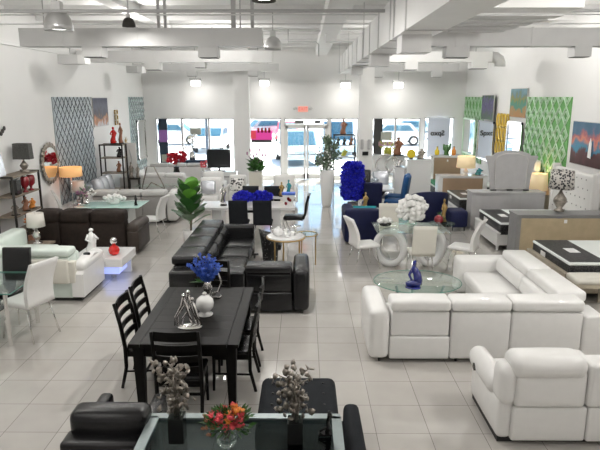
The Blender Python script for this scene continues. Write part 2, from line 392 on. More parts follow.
# thin strip along the left wall and one across the back, and joists and beams below the deck
S(MB().box(XL, XL+.05, YF, YB, 4.26, 4.34).build('trim_1', 'trim'))
S(MB().box(XL, XR, YB-.04, YB, 3.72, 3.76).build('trim_2', 'wall'))
for k in range(10):
    y = 9.6+k*1.42
    S(MB().box(XL, XR, y-.04, y+.04, 4.93, ZC).build('beam', 'ceil'))
S(MB().box(.42, .86, 6, YB, 4.74, ZC).build('beam', 'ceil'))
S(MB().box(-3.7, -3.4, 6, YB, 4.86, ZC).build('beam', 'ceil'))
# ---------------------------------------------------------------- ceiling services
def duct(label, x0, x1, y, z0, z1, dep, mt, drops=(), seams=True):
    t = T('air_duct', label, 'air duct', (x0+x1)/2, y, z0)
    cx = (x0+x1)/2; b = MB().box(x0-cx, x1-cx, 0, dep, 0, z1-z0)
    if seams:
        x = x0+.75
        while x < x1-.3: b.box(x-cx, x-cx+.025, -.012, dep+.012, -.012, z1-z0+.012); x += 1.35
    b.build('duct_body', mt, t)
    for (a, w, h, m2) in drops:
        q = MB().box(a-cx, a-cx+w, .02, dep-.02, -h, -.0); q.cur = 1; q.box(a-cx+.02, a-cx+w-.02, .04, dep-.04, -h-.012, -h)
        q.build('diffuser', [m2, 'ductd'], t)
    for xx in (x0+.4, x1-.4):
        MB().cyl((xx-cx, dep/2, z1-z0), (xx-cx, dep/2, ZC-z0), .012, n=6).build('hanger_rod', 'pipe', t)
    return t
duct('long grey square duct crossing the hall nearest on the left, two diffusers below', -5.1, -.75, 10.6, 4.09, 4.4, .34, 'duct', [(-4.0, .36, .18, 'duct'), (-1.91, .36, .19, 'duct')])
duct('grey square duct crossing the hall on the right, below the white ceiling box', 1.95, 6.15, 10.6, 4.09, 4.4, .34, 'duct', [(2.55, .42, .19, 'duct'), (4.85, .3, .18, 'duct')])
duct('white duct behind the long grey duct on the left, reaching the side wall', -6.2, -.87, 16.0, 4.13, 4.43, .4, 'ductw', [(-4.35, .4, .2, 'ductw'), (-3.0, .3, .14, 'duct')])
duct('white duct behind the grey duct on the right, ending in a round elbow', 1.9, 5.1, 16.0, 4.13, 4.4, .4, 'ductw', [(2.75, .35, .2, 'ductw'), (4.55, .45, .17, 'ductw')])
duct('short grey duct close to the storefront wall on the left', -5.05, -.88, 20.5, 4.09, 4.34, .3, 'duct', [(-4.12, .35, .17, 'duct'), (-1.97, .35, .17, 'duct')])
duct('short grey duct close to the storefront wall on the right', 1.43, 5.46, 20.7, 4.09, 4.34, .3, 'duct', [(2.45, .35, .2, 'duct'), (4.53, .35, .2, 'duct')])
t = T('duct_elbow', 'round grey duct elbow at the end of the white duct on the right', 'duct elbow', 5.24, 16.2, 4.1)
MB().tube([(-.12, 0, .17), (0, 0, .16), (.1, 0, .1), (.14, 0, 0), (.14, 0, -.08)], .15, 14).build('elbow', 'duct', t)
t = T('main_duct', 'large white rectangular duct running the length of the hall overhead', 'air duct', 1.45, 3, 3.98)
MB().box(-.24, .24, 0, 17.4, 0, .54).build('duct_body', 'ductw', t)
for yy in (5, 9, 13, 17): MB().box(-.26, -.24, yy, yy+.03, 0, ZC-3.98).box(.24, .26, yy, yy+.03, 0, ZC-3.98).build('hanger_strap', 'duct', t)
y = 4.1
while y < 17.3: MB().box(-.255, .255, y-.02, y+.02, -.015, .555).build('seam_flange', 'duct', t); y += 1.28
for yy, w, h in ((4.6, .34, .22), (8.0, .3, .22), (12.5, .26, .2)):
    q = MB().box(-.2, -.2+w+.04, yy, yy+.4, -h, 0); q.build('diffuser', 'duct', t)
for (x, y, z, w, lb) in ((-5.45, 13, 3.92, .44, 'small grey diffuser box hanging near the left wall, beside the white duct'), (-5.46, 18, 3.93, .33, 'smallest grey diffuser box hanging over the aqua wall panel')):
    t = T('diffuser_box', lb, 'diffuser', x, y, z)
    MB().box(0, w, 0, .35, 0, .2).build('casing', 'duct', t); MB().box(w, w+.16, 0, .35, 0, .19).build('end_cap', 'ductw', t)
    MB().cyl((w/2, .17, .2), (w/2, .17, ZC-z), .01, n=6).build('hanger_rod', 'pipe', t)
# wide ceiling box, its lamp-lit front put in as white colour
t = T('ceiling_plenum', 'broad box, its lit front coloured bright white, hanging from the ceiling at upper right', 'plenum box', 2.62, 8.0, 4.3)
MB().box(-.18, 1.1, 0, .5, .06, .7).build('casing', 'ductw', t)
g_ = MB()
for k in range(5): g_.box(-.6+.1*k, 1.05-.09*k, .5+k*.32, .5+k*.32+.3, .02-.015*k, .05)
g_.build('underside_panel', 'duct', t)
# pipes
def pipe(label, p0, p1, r, mt='pipe'):
    o = MB().cyl(p0, p1, r, n=8).build('ceiling_pipe', mt); return tag(o, label, 'pipe')
pipe('thick grey pipe crossing the hall under the ceiling', (XL, 9.0, 4.46), (XR, 9.0, 4.46), .026)
pipe('thin pale pipe crossing just beyond the thick one', (XL, 10.45, 4.6), (XR, 10.45, 4.6), .012, 'duct')
pipe('thin pale pipe crossing lowest, farthest of the upper three', (XL, 11.6, 4.585), (XR, 11.6, 4.585), .012, 'duct')
pipe('grey pipe crossing far back in front of the storefront wall', (XL, 15.3, 4.86), (XR, 15.3, 4.86), .03, 'duct')
for x, w, lb in ((-2.62, .022, 'left of the pair of grey rods dropping to the left duct'), (-2.5, .022, 'right of the pair of grey rods dropping to the left duct'), (-1.27, .04, 'thickest grey strut dropping to the right end of the left duct'), (-.93, .03, 'paler strut dropping beside the thickest one')):
    tag(MB().box(x-w, x+w, 10.72, 10.78, 4.402, ZC).build('ceiling_strut', 'pipe'), lb, 'strut')
for x, y, lb in ((.05, 14.9, 'thin bent conduit under the ceiling left of the long beam'), (1.0, 14.9, 'thin bent conduit under the ceiling beside the big white duct')):
    tag(MB().tube([(x-.45, y, 4.85), (x-.45, y, 4.55), (x+.25, y, 4.55), (x+.32, y, 4.48), (x+.32, y, 4.2)], .014, 6).build('conduit', 'pipe'), lb, 'conduit')
# lamps
def lamp_light(x, y, z, p, size=.3, col=(1, .97, .93)):
    l = bpy.data.lights.new('lamp', 'AREA'); l.shape = 'DISK'; l.size = size; l.energy = p; l.color = col
    o = bpy.data.objects.new('lamp_light', l); C.objects.link(o); o.location = (x, y, z); return o
def lamp_point(x, y, z, p, size=.15, col=(1, .97, .93)):
    l = bpy.data.lights.new('lamp', 'POINT'); l.shadow_soft_size = size; l.energy = p; l.color = col
    o = bpy.data.objects.new('lamp_light', l); C.objects.link(o); o.location = (x, y, z); return o
def highbay(label, x, y, z, r, p, mt='alu', grp=None):
    t = T('high_bay_lamp', label, 'ceiling lamp', x, y, z, 0, grp)
    MB().lathe([(r*.3, r*1.35), (r*.62, r*1.2), (r*.85, r*.85), (r*.98, r*.35), (r, 0), (r*.96, 0), (r*.8, r*.8), (r*.28, r*1.28)], 20).build('reflector', mt, t)
    MB().box(-r*.3, r*.3, -r*.3, r*.3, r*1.36, r*1.95).build('ballast_box', 'duct', t)
    MB().cyl((0, 0, r*1.95), (0, 0, ZC-z), .012, n=6).build('hanger_rod', 'pipe', t)
    MB().cyl((0, 0, .03), (0, 0, .05), r*.75, n=16).build('lens', 'lens', t)
    if p: lamp_light(x, y, z-.02, p, r*1.5)
    return t
EXPO = -0.12
PW = .30
highbay('big grey dome lamp at upper left above the long duct', -3.75, 9.1, 4.19, .215, 120*PW)
highbay('grey dome lamp hanging right of the end of the left duct', -.71, 13.5, 4.25, .21, 110*PW)
highbay('dark rimmed lamp cut by the top edge, over the middle of the hall', -.5, 7.5, 4.36, .15, 300*PW, 'iron')
t = highbay('small black finned lamp above the left duct', -2.97, 10.1, 4.36, .11, 40*PW, 'iron')
for k, (x, z) in enumerate(((-4.01, 3.72), (-1.47, 3.72), (1.54, 3.64), (3.49, 3.64))):
    lb = ['leftmost of the four small lamps glowing on the storefront wall', 'small lamp glowing on the storefront wall over the left column', 'small lamp glowing on the storefront wall under the end of the big duct', 'rightmost of the four small lamps glowing on the storefront wall'][k]
    t = T('wall_lamp', lb, 'lamp', x, 21.6, z, 0, 'small lamps along the storefront wall')
    MB().box(-.22, .22, -.1, .1, .08, .16).build('housing', 'alu', t)
    MB().cush(-.17, .17, -.1, .1, -.12, .08, .05).build('lens', 'lens', t)
    MB().cyl((0, 0, .16), (0, 0, ZC-z), .01, n=6).build('hanger_rod', 'pipe', t)
    l = lamp_light(x, 21.6, z-.14, 32*PW, .35); l.rotation_euler = (R(35), 0, 0)
# the hall's other lamps, above the frame and behind the camera
for x, y, p in ((-3, -2.0, 70), (3, -2.0, 70), (-3.2, 1.6, 130), (0, 1.6, 90), (3.2, 1.6, 130),
                (-3.7, 6.2, 230), (1.6, 6.4, 640), (4.9, 5.4, 560)):
    lamp_point(x, y, 4.45, p*PW*1.5, .1)
# unseen point lights added behind the ducts to brighten ceiling and far hall
for x, y, z, p in ((-3.6, 12.4, 4.5, 300), (4.4, 12.4, 4.5, 330), (-3.0, 17.6, 4.8, 420), (3.8, 17.6, 4.8, 420), (-2.2, 14.5, 4.6, 180), (2.6, 14.5, 4.6, 200)):
    lamp_point(x, y, z, p*PW, .12)

# ---------------------------------------------------------------- wall decor
def lattice_panel(name, label, x, ya, yb, z0, z1, mats, nx, nz, side, bar=.02, style='diamond'):
    """panel on a side wall with raised lattice"""
    t = T(name, label, 'wall panel', x, ya, z0); L = yb-ya; H = z1-z0; s = -side
    bd = MB().box(min(0, s*.03), max(0, s*.03), 0, L, 0, H); bd.build('board', mats[0], t)
    g = MB(); dx, dz = L/nx, H/nz
    for i in range(nx):
        for j in range(nz):
            y, z = i*dx, j*dz; q = s*.045
            za, zb = (z+dz, z) if (style == 'tri' and j % 2) else (z, z+dz)
            g.tube([(q, y, za), (q, y+dx/2, zb)], bar, 4); g.tube([(q, y+dx/2, zb), (q, y+dx, za)], bar, 4)
            if style == 'tri':
                zm = za+(zb-za)*.55
                g.tube([(q, y+dx*.22, za), (q, y+dx*.5, zm)], bar*.55, 4); g.tube([(q, y+dx*.5, zm), (q, y+dx*.78, za)], bar*.55, 4)
            else:
                g.tube([(q, y+dx/2, z), (q, y, z+dz)], bar*.8, 4); g.tube([(q, y+dx/2, z), (q, y+dx, z+dz)], bar*.8, 4)
    g.build('lattice', mats[1], t, 'raised lattice')
    return t
lattice_panel('wall_panel', 'tall silver grey diamond lattice panel on the left wall beside the oval mirror', XL, 14.25, 16.8, .5, 3.2, ('greyp', 'greyd'), 5, 9, -1, .009)
lattice_panel('wall_panel', 'tall pale aqua lattice panel with a mirror, far end of the left wall', XL, 20.5, 22.3, .5, 3.2, ('aquap', 'greyl'), 4, 11, -1, .014)
lattice_panel('wall_panel', 'large green panel of pale raised triangles on the right wall', XR, 13.48, 16.1, 1.0, 3.2, ('greenpanel', 'greenlight'), 7, 10, 1, .016, 'tri')
lattice_panel('wall_panel', 'green panel at the far end of the right wall, mirror below', XR, 19.95, 22.35, .9, 3.2, ('greenpanel', 'greenlight'), 6, 8, 1, .012, 'tri')
def wall_mirror(label, x, ya, yb, z0, z1, side, mt='chrome'):
    t = T('wall_mirror', label, 'mirror', x, ya, z0); s = -side; L = yb-ya; H = z1-z0; f = MB(); q0, q1 = sorted((s*.06, s*.1))
    for a in ((0, .07, 0, H), (L-.07, L, 0, H), (0, L, 0, .07), (0, L, H-.07, H)): f.box(q0, q1, *a)
    f.build('frame', mt, t); q0, q1 = sorted((s*.062, s*.08)); MB().box(q0, q1, .06, L-.06, .06, H-.06).build('mirror_glass', 'mirror', t); return t
wall_mirror('tall mirror hung on the aqua lattice panel', XL, 21.1, 22.2, .9, 2.35, -1)
wall_mirror('mirror in a green frame on the far green wall panel', XR, 20.6, 22.2, 1.1, 2.45, 1, 'greenlight')
wall_mirror('mirror under the lavender painting on the right wall', XR, 18.6, 20.3, 1.1, 2.42, 1)
wall_mirror('mirror under the shore painting on the right wall', XR, 16.2, 17.4, 1.2, 2.5, 1)
def canvas(label, x, ya, yb, z0, z1, mt, side):
    t = T('painting', label, 'painting', x, ya, z0); s = -side; q0, q1 = sorted((0, s*.03))
    MB().box(q0, q1, 0, yb-ya, 0, z1-z0).build('canvas', mt, t)
    q0, q1 = sorted((0, s*.025)); f = MB(); L = yb-ya; H = z1-z0
    for a in ((-.015, 0, 0, H), (L, L+.015, 0, H), (-.015, L+.015, -.015, 0), (-.015, L+.015, H, H+.015)): f.box(q0, q1, *a)
    f.build('edge_trim', 'gleather2', t); return t
canvas('dark portrait canvas with orange and white low down, left wall', XL+.006, 16.95, 18.2, 2.34, 3.17, 'manecanvas', -1)
canvas('small violet and green canvas between the green panels', XR-.11, 18.65, 19.85, 2.47, 3.25, 'lavender', 1)
canvas('upright canvas of a sandy shore and green water, highest on the right wall', XR-.02, 16.15, 17.4, 2.63, 3.43, 'shorecanvas', 1)
t = canvas('wide canvas of a blue and orange sunset sea nearest on the right wall', XR-.006, 11.3, 13.25, 1.72, 2.66, 'seascape', 1)
w_ = MB().prism([(.95, .18), (1.1, .2), (1.08, .5), (1.03, .62), (.97, .5)], -.055, -.05, 'X'); w_.build('sun_glint', 'whitepetal', t)
# ochre chain lattice on right wall
t = T('wall_ornament', 'ochre yellow linked lattice ornament on the right wall', 'wall ornament', XR, 17.4, 1.45)
for k in range(4):
    g = MB()
    for j in range(3):
        cy, cz = .13+k*.27, .2+j*.42
        g.tube([(-.05, cy+.11*math.cos(a*.63), cz+.2*math.sin(a*.63)) for a in range(10)], .03, 5, True)
    g.build('link_column', 'yellowm', t)
MB().box(-.04, 0, 0, 1.1, .42, .46).build('cross_bar', 'yellowm', t)
for z, y, lb in ((2.3, 18.85, 'gold square link ornament high on the left wall by the portrait'), (1.5, 19.7, 'gold starburst ornament on the left wall above the black shelf')):
    t = T('wall_ornament', lb, 'wall ornament', XL, y, z)
    g = MB()
    if z > 2:
        for k in range(3):
            zz = k*.17
            for a in ((0, .28, 0, .03), (0, .28, .12, .15), (0, .03, 0, .15), (.25, .28, 0, .15)): g.box(.01, .05, a[0], a[1], zz+a[2], zz+a[3])
    else:
        for k in range(10): g.cyl((.03, .1, .15), (.05, .1+.22*math.cos(k*.628), .15+.22*math.sin(k*.628)), .02, .004, 5)
    g.build('metalwork', 'gold', t)
t = T('wall_ornament', 'dark butterfly shaped metal ornament at the left edge of the left wall', 'wall ornament', XL, 11.6, 2.35)
g = MB()
for sx in (-1, 1):
    for k in range(3): g.ball((.03, sx*(.08+.07*k), .12+.05*k-(.0 if sx > 0 else .06)), .012, .06, .05)
g.build('wing', 'iron', t)
# oval mirror with scalloped frame
t = T('oval_mirror', 'oval mirror in a silver scalloped frame on the left wall', 'mirror', XL, 13.75, 1.63)
g = MB()
for k in range(22):
    a = k*2*math.pi/22; g.ball((.05, .42*math.cos(a), .44*math.sin(a)), .03, .085, .075, 8)
g.build('scalloped_frame', 'dsilver', t)
MB().prism([(.37*math.cos(k*.2618), .39*math.sin(k*.2618)) for k in range(24)], .045, .065, 'X').build('mirror_glass', 'mirror', t)
# exit sign
t = T('exit_sign', 'red EXIT sign high over the glass doors', 'exit sign', -.04, 22.3, 2.62)
MB().box(-.21, .21, -.02, .05, 0, .25).build('housing', 'trim', t); MB().box(-.19, .19, -.032, -.02, .02, .23).build('face', 'exitred', t)
MB().box(-.05, .05, .05, .1, .08, .16).build('wall_bracket', 'trim', t)
for s_ in (-1, 1):
    MB().lathe([(0, 0), (.07, .01), (.075, .06), (.04, .1)], 12).build('emergency_head', 'duct', t).location = (s_*.3, 0, .1)
def text(name, body, size, loc, rot, mt, parent, ex=.004, sx=1, align='CENTER', bold=0):
    c = bpy.data.curves.new(name, 'FONT'); c.body = body; c.size = size; c.extrude = ex; c.align_x = align; c.align_y = 'CENTER'; c.offset = bold; c.resolution_u = 4
    q = bpy.data.objects.new(name, c); C.objects.link(q); me = bpy.data.meshes.new_from_object(q); bpy.data.objects.remove(q)
    me.materials.clear(); me.materials.append(M[mt]); o = bpy.data.objects.new(name, me); C.objects.link(o); o.location = loc; o.rotation_euler = rot; o.scale = (sx, 1, 1)
    if parent: o.parent = parent
    return o
text('lettering', 'EXIT', .17, (0, -.037, .125), (R(90), 0, 0), 'exitgrey', t)
# posters and notices in the windows
t = T('sign_post_panel', 'tall dark blue banner with a purple poster in the left window', 'banner', -5.49, 22.3, .15)
MB().box(-.17, .17, 0, .03, 0, 2.22).build('banner_sheet', 'darkpanel', t); MB().box(-.16, .16, -.01, 0, 1.33, 1.8).build('poster', 'purple', t)
MB().box(-.1, .1, -.01, 0, .55, .85).build('small_print', 'paper', t)
t = T('window_poster', 'magenta and red poster in the window left of the doors', 'poster', -1.65, 22.3, 1.47)
MB().box(-.41, .41, 0, .02, .1, .46).build('sheet', 'pink', t); MB().box(-.41, -.22, -.006, 0, .14, .46).build('red_corner', 'redp', t)
MB().box(-.4, .4, -.005, .02, 0, .1).build('dark_strip', 'blackmat', t)
for k in range(4): MB().box(-.16+k*.14, -.08+k*.14, -.01, 0, .38, .56).build('figure', 'dred', t)
def notice(label, x, z, w, h, mt):
    return tag(MB().box(x-w/2, x+w/2, 22.28, 22.3, z-h/2, z+h/2).build('window_notice', mt), label, 'notice')
notice('grey paper notice in the left window above the car', -4.22, 1.9, .42, .26, 'paper')
notice('grey notice in the window behind the right column', 3.2, 1.72, .42, .32, 'paper')
notice('dusty pink strip notice below the grey one, right window', 3.2, 1.42, .58, .16, 'pinkstrip')
notice('dark vent strip over the glass doors', -.18, 2.25, .36, .13, 'ductd')
notice('small dark box over the right door leaf', .52, 2.26, .24, .12, 'ductd')
t = T('dark_blind', 'dark narrow blind in the window behind the right column', 'blind', 2.88, 22.3, .4)
MB().box(-.17, .17, 0, .03, 0, 1.98).build('cloth', 'blackmat', t)
t = T('window_banner', 'pale blue banner with mirrored black writing in the far right window', 'banner', 5.23, 22.28, .9)
MB().box(-.42, .42, 0, .02, 0, 1.5).build('banner_sheet', 'bannerblue', t)
text('lettering', 'Spxo', .27, (-.05, -.012, .93), (R(90), 0, 0), 'blackmat', t, sx=-1, bold=.008)
for x in (1.98, 2.22):
    tag(MB().cush(x-.05, x+.05, 19.42, 19.5, 1.45, 1.8, .03).build('wall_speaker', 'greyfurn'), 'grey wall sconce on the right column, %s of the two' % ('left' if x < 2.1 else 'right'), 'sconce', 'grey sconces on the column')
tag(MB().box(2.0, 2.2, 19.46, 19.5, 1.25, 1.38).build('thermostat', 'blackgloss'), 'small black thermostat on the right column', 'thermostat')
# ---------------------------------------------------------------- outside
o = MB().box(-60, 60, YB+.25, 130, -.2, -.05).build('ground', 'asphalt'); S(o)
def car(label, x, y, rz, mt, h=1.45, w=1.8, L=4.4):
    t = T('car', label, 'car', x, y, -.05, rz)
    MB().prism([(-L/2, .35), (-L/2, .85), (-L/2+.5, .95), (L/2-.9, .95), (L/2, .75), (L/2, .35)], -w/2, w/2, 'Y').build('body', mt, t)
    MB().prism([(-L/2+.5, .95), (-L/2+1.0, h), (L*.12, h), (L*.28, .95)], -w/2+.12, w/2-.12, 'Y').build('cabin', mt, t)
    g = MB().prism([(-L/2+.85, 1.0), (-L/2+1.15, h-.08), (L*.1, h-.08), (L*.2, 1.0)], -w/2+.1, w/2-.1, 'Y')
    g.prism([(L*.135, h-.04), (L*.285, .98), (L*.27, .96), (L*.115, h-.06)], -w/2+.2, w/2-.2, 'Y')
    g.prism([(-L/2+.5, .99), (-L/2+.96, h-.04), (-L/2+1.0, h-.06), (-L/2+.56, .97)], -w/2+.2, w/2-.2, 'Y')
    g.build('windows', 'carg', t)
    for sx in (-1.35, 1.35):
        for sy in (-1, 1):
            wl = MB().cyl((sx, sy*(w/2-.2), .34), (sx, sy*(w/2+.01), .34), .34, n=18); wl.cur = 1; wl.cyl((sx, sy*(w/2), .34), (sx, sy*(w/2+.02), .34), .2, n=12)
            wl.build('wheel', ['tyre', 'alu'], t)
    MB().box(L/2-.02, L/2+.02, -w/2+.1, -w/2+.4, .6, .75).box(L/2-.02, L/2+.02, w/2-.4, w/2-.1, .6, .75).build('headlight', 'label', t)
    return t
car('white car with blue windscreen parked facing the left window', -5.7, 35.5, -90, 'carw')
car('silver car side-on at the far left of the left window', -9.2, 40.5, 0, 'cars')
car('silver car parked far behind the magenta poster', -2.7, 47, 20, 'cars')
car('red car parked far off left of the doors', -1.2, 43, -90, 'carr', w=1.7)
car('pale blue car seen through the left door leaf', -.35, 29.0, -80, 'carb', 1.6)
car('pale blue van seen through the right door leaf', 1.95, 33, -90, 'carb', 1.9, 1.9)
car('silver car side-on behind the right window', 6.2, 40, 175, 'cars')
car('pale blue car parked beyond the silver one on the right', 8.5, 46, 170, 'carb')
t = T('light_pole', 'dark lamp post standing outside the left window', 'lamp post', -5.1, 30, -.05)
MB().cyl((0, 0, 0), (0, 0, 4.5), .07, n=10).build('pole', 'darkpanel', t); MB().box(-.3, .3, -.3, .3, 2.2, 2.4).build('lantern', 'blackmat', t)
t = T('building', 'long pale building across the parking lot', 'building', 0, 95, -.05)
MB().box(-60, 60, 0, 8, 0, 8).build('facade', 'whitem', t)
for k in range(16): MB().box(-56+k*7, -52+k*7, -.1, 0, .5, 2.6).build('shop_window', 'carg', t)
# ---------------------------------------------------------------- sofas
def TR(x, y, rz): return Matrix.Translation((x, y, 0)) @ Matrix.Rotation(R(rz), 4, 'Z')
def nb(m): b = MB(); b.M = m; return b
def run(t, m, x0, splits, mt, d=.95, sh=.44, bh=.66, hr=.15, panels=True, seats=True, bt=.24, hd=.27, lean=True):
    """one straight run of sofa: back at y=0 towards -y, seat towards +y; splits = widths"""
    x1 = x0+sum(splits)
    nb(m).cush(x0, x1, .04, d-.04, .06, .27, .03).build('base', mt, t)
    x = x0
    for w in splits:
        a, b = x+.004, x+w-.004
        if panels:
            nb(m).cush(a, b, 0, bt, .05, .34, .02, n=6).build('lower_back_panel', mt, t)
            nb(m).cush(a+.01, b-.01, .015, bt, .345, bh, .025, (0, .012, 0)).build('back_panel', mt, t)
        else: nb(m).cush(a, b, 0, bt, .05, bh, .03).build('back_panel', mt, t)
        if seats:
            nb(m).cush(a, b, bt-.02, d+.02, .25, sh, .06, (0, 0, .02)).build('seat_cushion', mt, t)
            q = nb(m @ Matrix.Translation((0, bt, sh)) @ Matrix.Rotation(R(9), 4, 'X'))
            q.cush(a, b, -.0, .17, 0, bh-sh+.02, .06, (0, .03, 0)).build('back_cushion', mt, t)
        if hr: nb(m).cush(a, b, -.02, hd, bh+.01, bh+hr, .045, (0, 0, .012)).build('headrest', mt, t)
        x += w
def arm(t, m, x0, x1, y0, y1, h, mt, name='armrest', r=.05, puff=.015):
    nb(m).cush(x0, x1, y0, y1, .05, h, r, (puff, 0, puff)).build(name, mt, t)
def feet(t, m, pts, mt='blackmat', h=.07):
    for x, y in pts: nb(m).cyl((x, y, h), (x, y, 0), .025, .015, 8).build('foot', mt, t)

# white sectional, right
I = Matrix()
t = T('sectional_sofa', 'large white leather L-shaped sectional on the right, adjustable headrests', 'sectional sofa', .89, 6.46)
run(t, I, .16, (.74,), 'wleather', hd=.3)
run(t, I, .90, (.73, .87), 'wleather', hd=.3, panels=False)
arm(t, I, -.09, .16, -.01, 1.0, .68, 'wleather', r=.07)
nb(I).cush(2.51, 2.76, 0, .42, .05, .62, .04).build('corner_back', 'wleather', t)
m = TR(2.66, .22, 90)
run(t, m, .1, (1.03, 1.03), 'wleather', bt=.3, hd=.36, panels=False)
nb(m).cush(2.17, 2.5, .0, 1.05, .05, .64, .07).build('armrest', 'wleather', t)
feet(t, I, ((.05, .06), (1.0, .06), (1.9, .06), (.05, .9), (2.6, .12), (1.75, 2.6)))
# black sectional, centre
t = T('sectional_sofa', 'black leather L-shaped sectional in the middle with tilted headrests', 'sectional sofa', -2.02, 8.05)
run(t, I, 1.14, (.71,), 'bleather', bh=.63, hr=.13, hd=.3)
arm(t, I, 1.86, 2.1, -.01, 1.0, .69, 'bleather', r=.07)
nb(I).cush(0, 1.15, 0, .3, .05, .66, .04).build('corner_back', 'bleather', t)
nb(I).cush(.56, 1.16, .28, .98, .25, .44, .05).build('corner_seat', 'bleather', t)
m = TR(0, 3.05, -90)
nb(m).cush(-.02, .0, .04, 1.1, .06, .1, .01).build('end_rail', 'bleather', t)
run(t, m, .0, (.7, .7, .7, .65), 'bleather', d=1.02, bt=.36, hd=.42, hr=.15, panels=False, bh=.66)
nb(I).cush(.08, 1.02, 2.98, 3.2, .05, .70, .06).build('armrest', 'bleather', t)
feet(t, I, ((.06, .06), (2.0, .06), (2.0, .9), (.06, 3.0), (1.02, 3.05)))
# white sectional with the reflected mint tint in its colour, left
t = T('sectional_sofa', 'white leather reclining sectional on the left, reflected mint tint coloured in, back to the camera', 'sectional sofa', -5.62, 8.6)
run(t, I, .02, (.58, .6, .72), 'mleather', bh=.72, hr=.13, hd=.3, bt=.3)
nb(I).cush(1.24, 1.9, -.06, .02, .3, .70, .03, (0, .02, 0)).build('rear_cover', 'cleather', t)
nb(I).cush(1.86, 2.0, -.03, .1, .3, .66, .02).build('wing_panel', 'cleather', t)
b = nb(I); pr = [(-.05, .08), (1.0, .08), (1.05, .4), (.9, .6), (.6, .66), (.2, .6), (-.02, .45)]
b.prism([(a*.9, c) for a, c in pr], 1.93, 2.12, 'X').build('armrest', 'wleather', t)
nb(I).cush(1.92, 2.14, .02, .92, .48, .64, .07, (.01, 0, .03)).build('arm_pad', 'wleather', t)
nb(I).cyl((2.03, .42, .66), (2.03, .42, .685), .055, n=16).build('cup_holder', 'blackgloss', t)
MB().box(.05, 2.05, .03, .95, 0, .08).build('plinth', 'blackmat', t)
nb(TR(.0, 2.1, -90)).cush(.2, 1.1, .1, .95, .1, .46, .06).build('chaise_seat', 'mleather', t)
nb(TR(0, .9, -90)).cush(-1.1, .0, 0, .3, .1, .76, .08).build('side_back', 'mleather', t)
# white recliner loveseat, bottom right
t = T('reclining_sofa', 'white leather reclining sofa cut by the right edge, nearest the camera', 'sofa', 1.84, 4.75, 0, 0)
def puffy(x0, x1, y0, y1, z0, z1, r, puff, name, mt='wleather'): return nb(I).cush(x0, x1, y0, y1, z0, z1, r, puff, 9).build(name, mt, t)
for dx in (0, 1.03):
    puffy(.10+dx, .79+dx, .0, .3, .05, .40, .025, (0, .008, 0), 'lower_back_panel')
    puffy(.10+dx, .75+dx, -.02, .24, .405, .76, .04, (0, .02, 0), 'back_panel')
    puffy(.05+dx, .74+dx, -.06, .26, .70, .905, .085, (0, .02, .015), 'headrest')
    puffy(.14+dx, .76+dx, .28, .95, .15, .46, .08, (0, 0, .03), 'seat_cushion')
puffy(.795, 1.11, -.01, .3, .05, .40, .025, (0, 0, 0), 'lower_back_panel')
puffy(.765, 1.08, -.02, .24, .405, .83, .04, (0, .01, .01), 'console_back')
puffy(.80, 1.10, .28, .85, .1, .6, .05, (0, 0, .02), 'console')
for dx in (0, 1.84):
    puffy(-.02+dx, .12+dx, .04, .92, .05, .46, .05, (.02, 0, 0), 'arm_panel')
    puffy(-.06+dx, .14+dx, .2, .97, .38, .60, .095, (.01, 0, .03), 'arm_pad')
    puffy(-.04+dx, .11+dx, -.03, .24, .42, .80, .075, (.01, .02, .01), 'wing_cushion')
nb(I).cyl((-.05, .68, .47), (-.075, .68, .47), .04, n=14).build('recline_button', 'blackgloss', t)
MB().box(.0, 1.85, .08, .88, 0, .07).build('plinth', 'blackmat', t)
# brown suede sofa, left
t = T('reclining_sofa', 'dark brown suede sofa on the left with its back to the camera', 'sofa', -5.62, 11.3)
for a, w in ((.1, .5), (.61, .62), (1.24, .7)):
    nb(I).cush(a, a+w, 0, .3, .08, .72, .04, (0, .02, 0)).build('back_panel', 'brown', t)
    nb(I).cush(a-.003, a+w+.003, -.03, .36, .66, .93, .08, (0, .02, .02)).build('headrest', 'brown', t)
    nb(I).cush(a, a+w, .3, .95, .15, .48, .07, (0, 0, .02)).build('seat_cushion', 'brown', t)
for a in (-.12, 1.95):
    nb(I).cush(a, a+.24, .05, .98, .05, .5, .05, (.01, 0, 0)).build('arm_panel', 'brown2', t)
    nb(I).cush(a-.01, a+.25, .04, 1.0, .46, .64, .08, (0, 0, .02)).build('arm_pad', 'brown2', t)
MB().box(0, 2.0, .08, .9, 0, .08).build('plinth', 'blackmat', t)
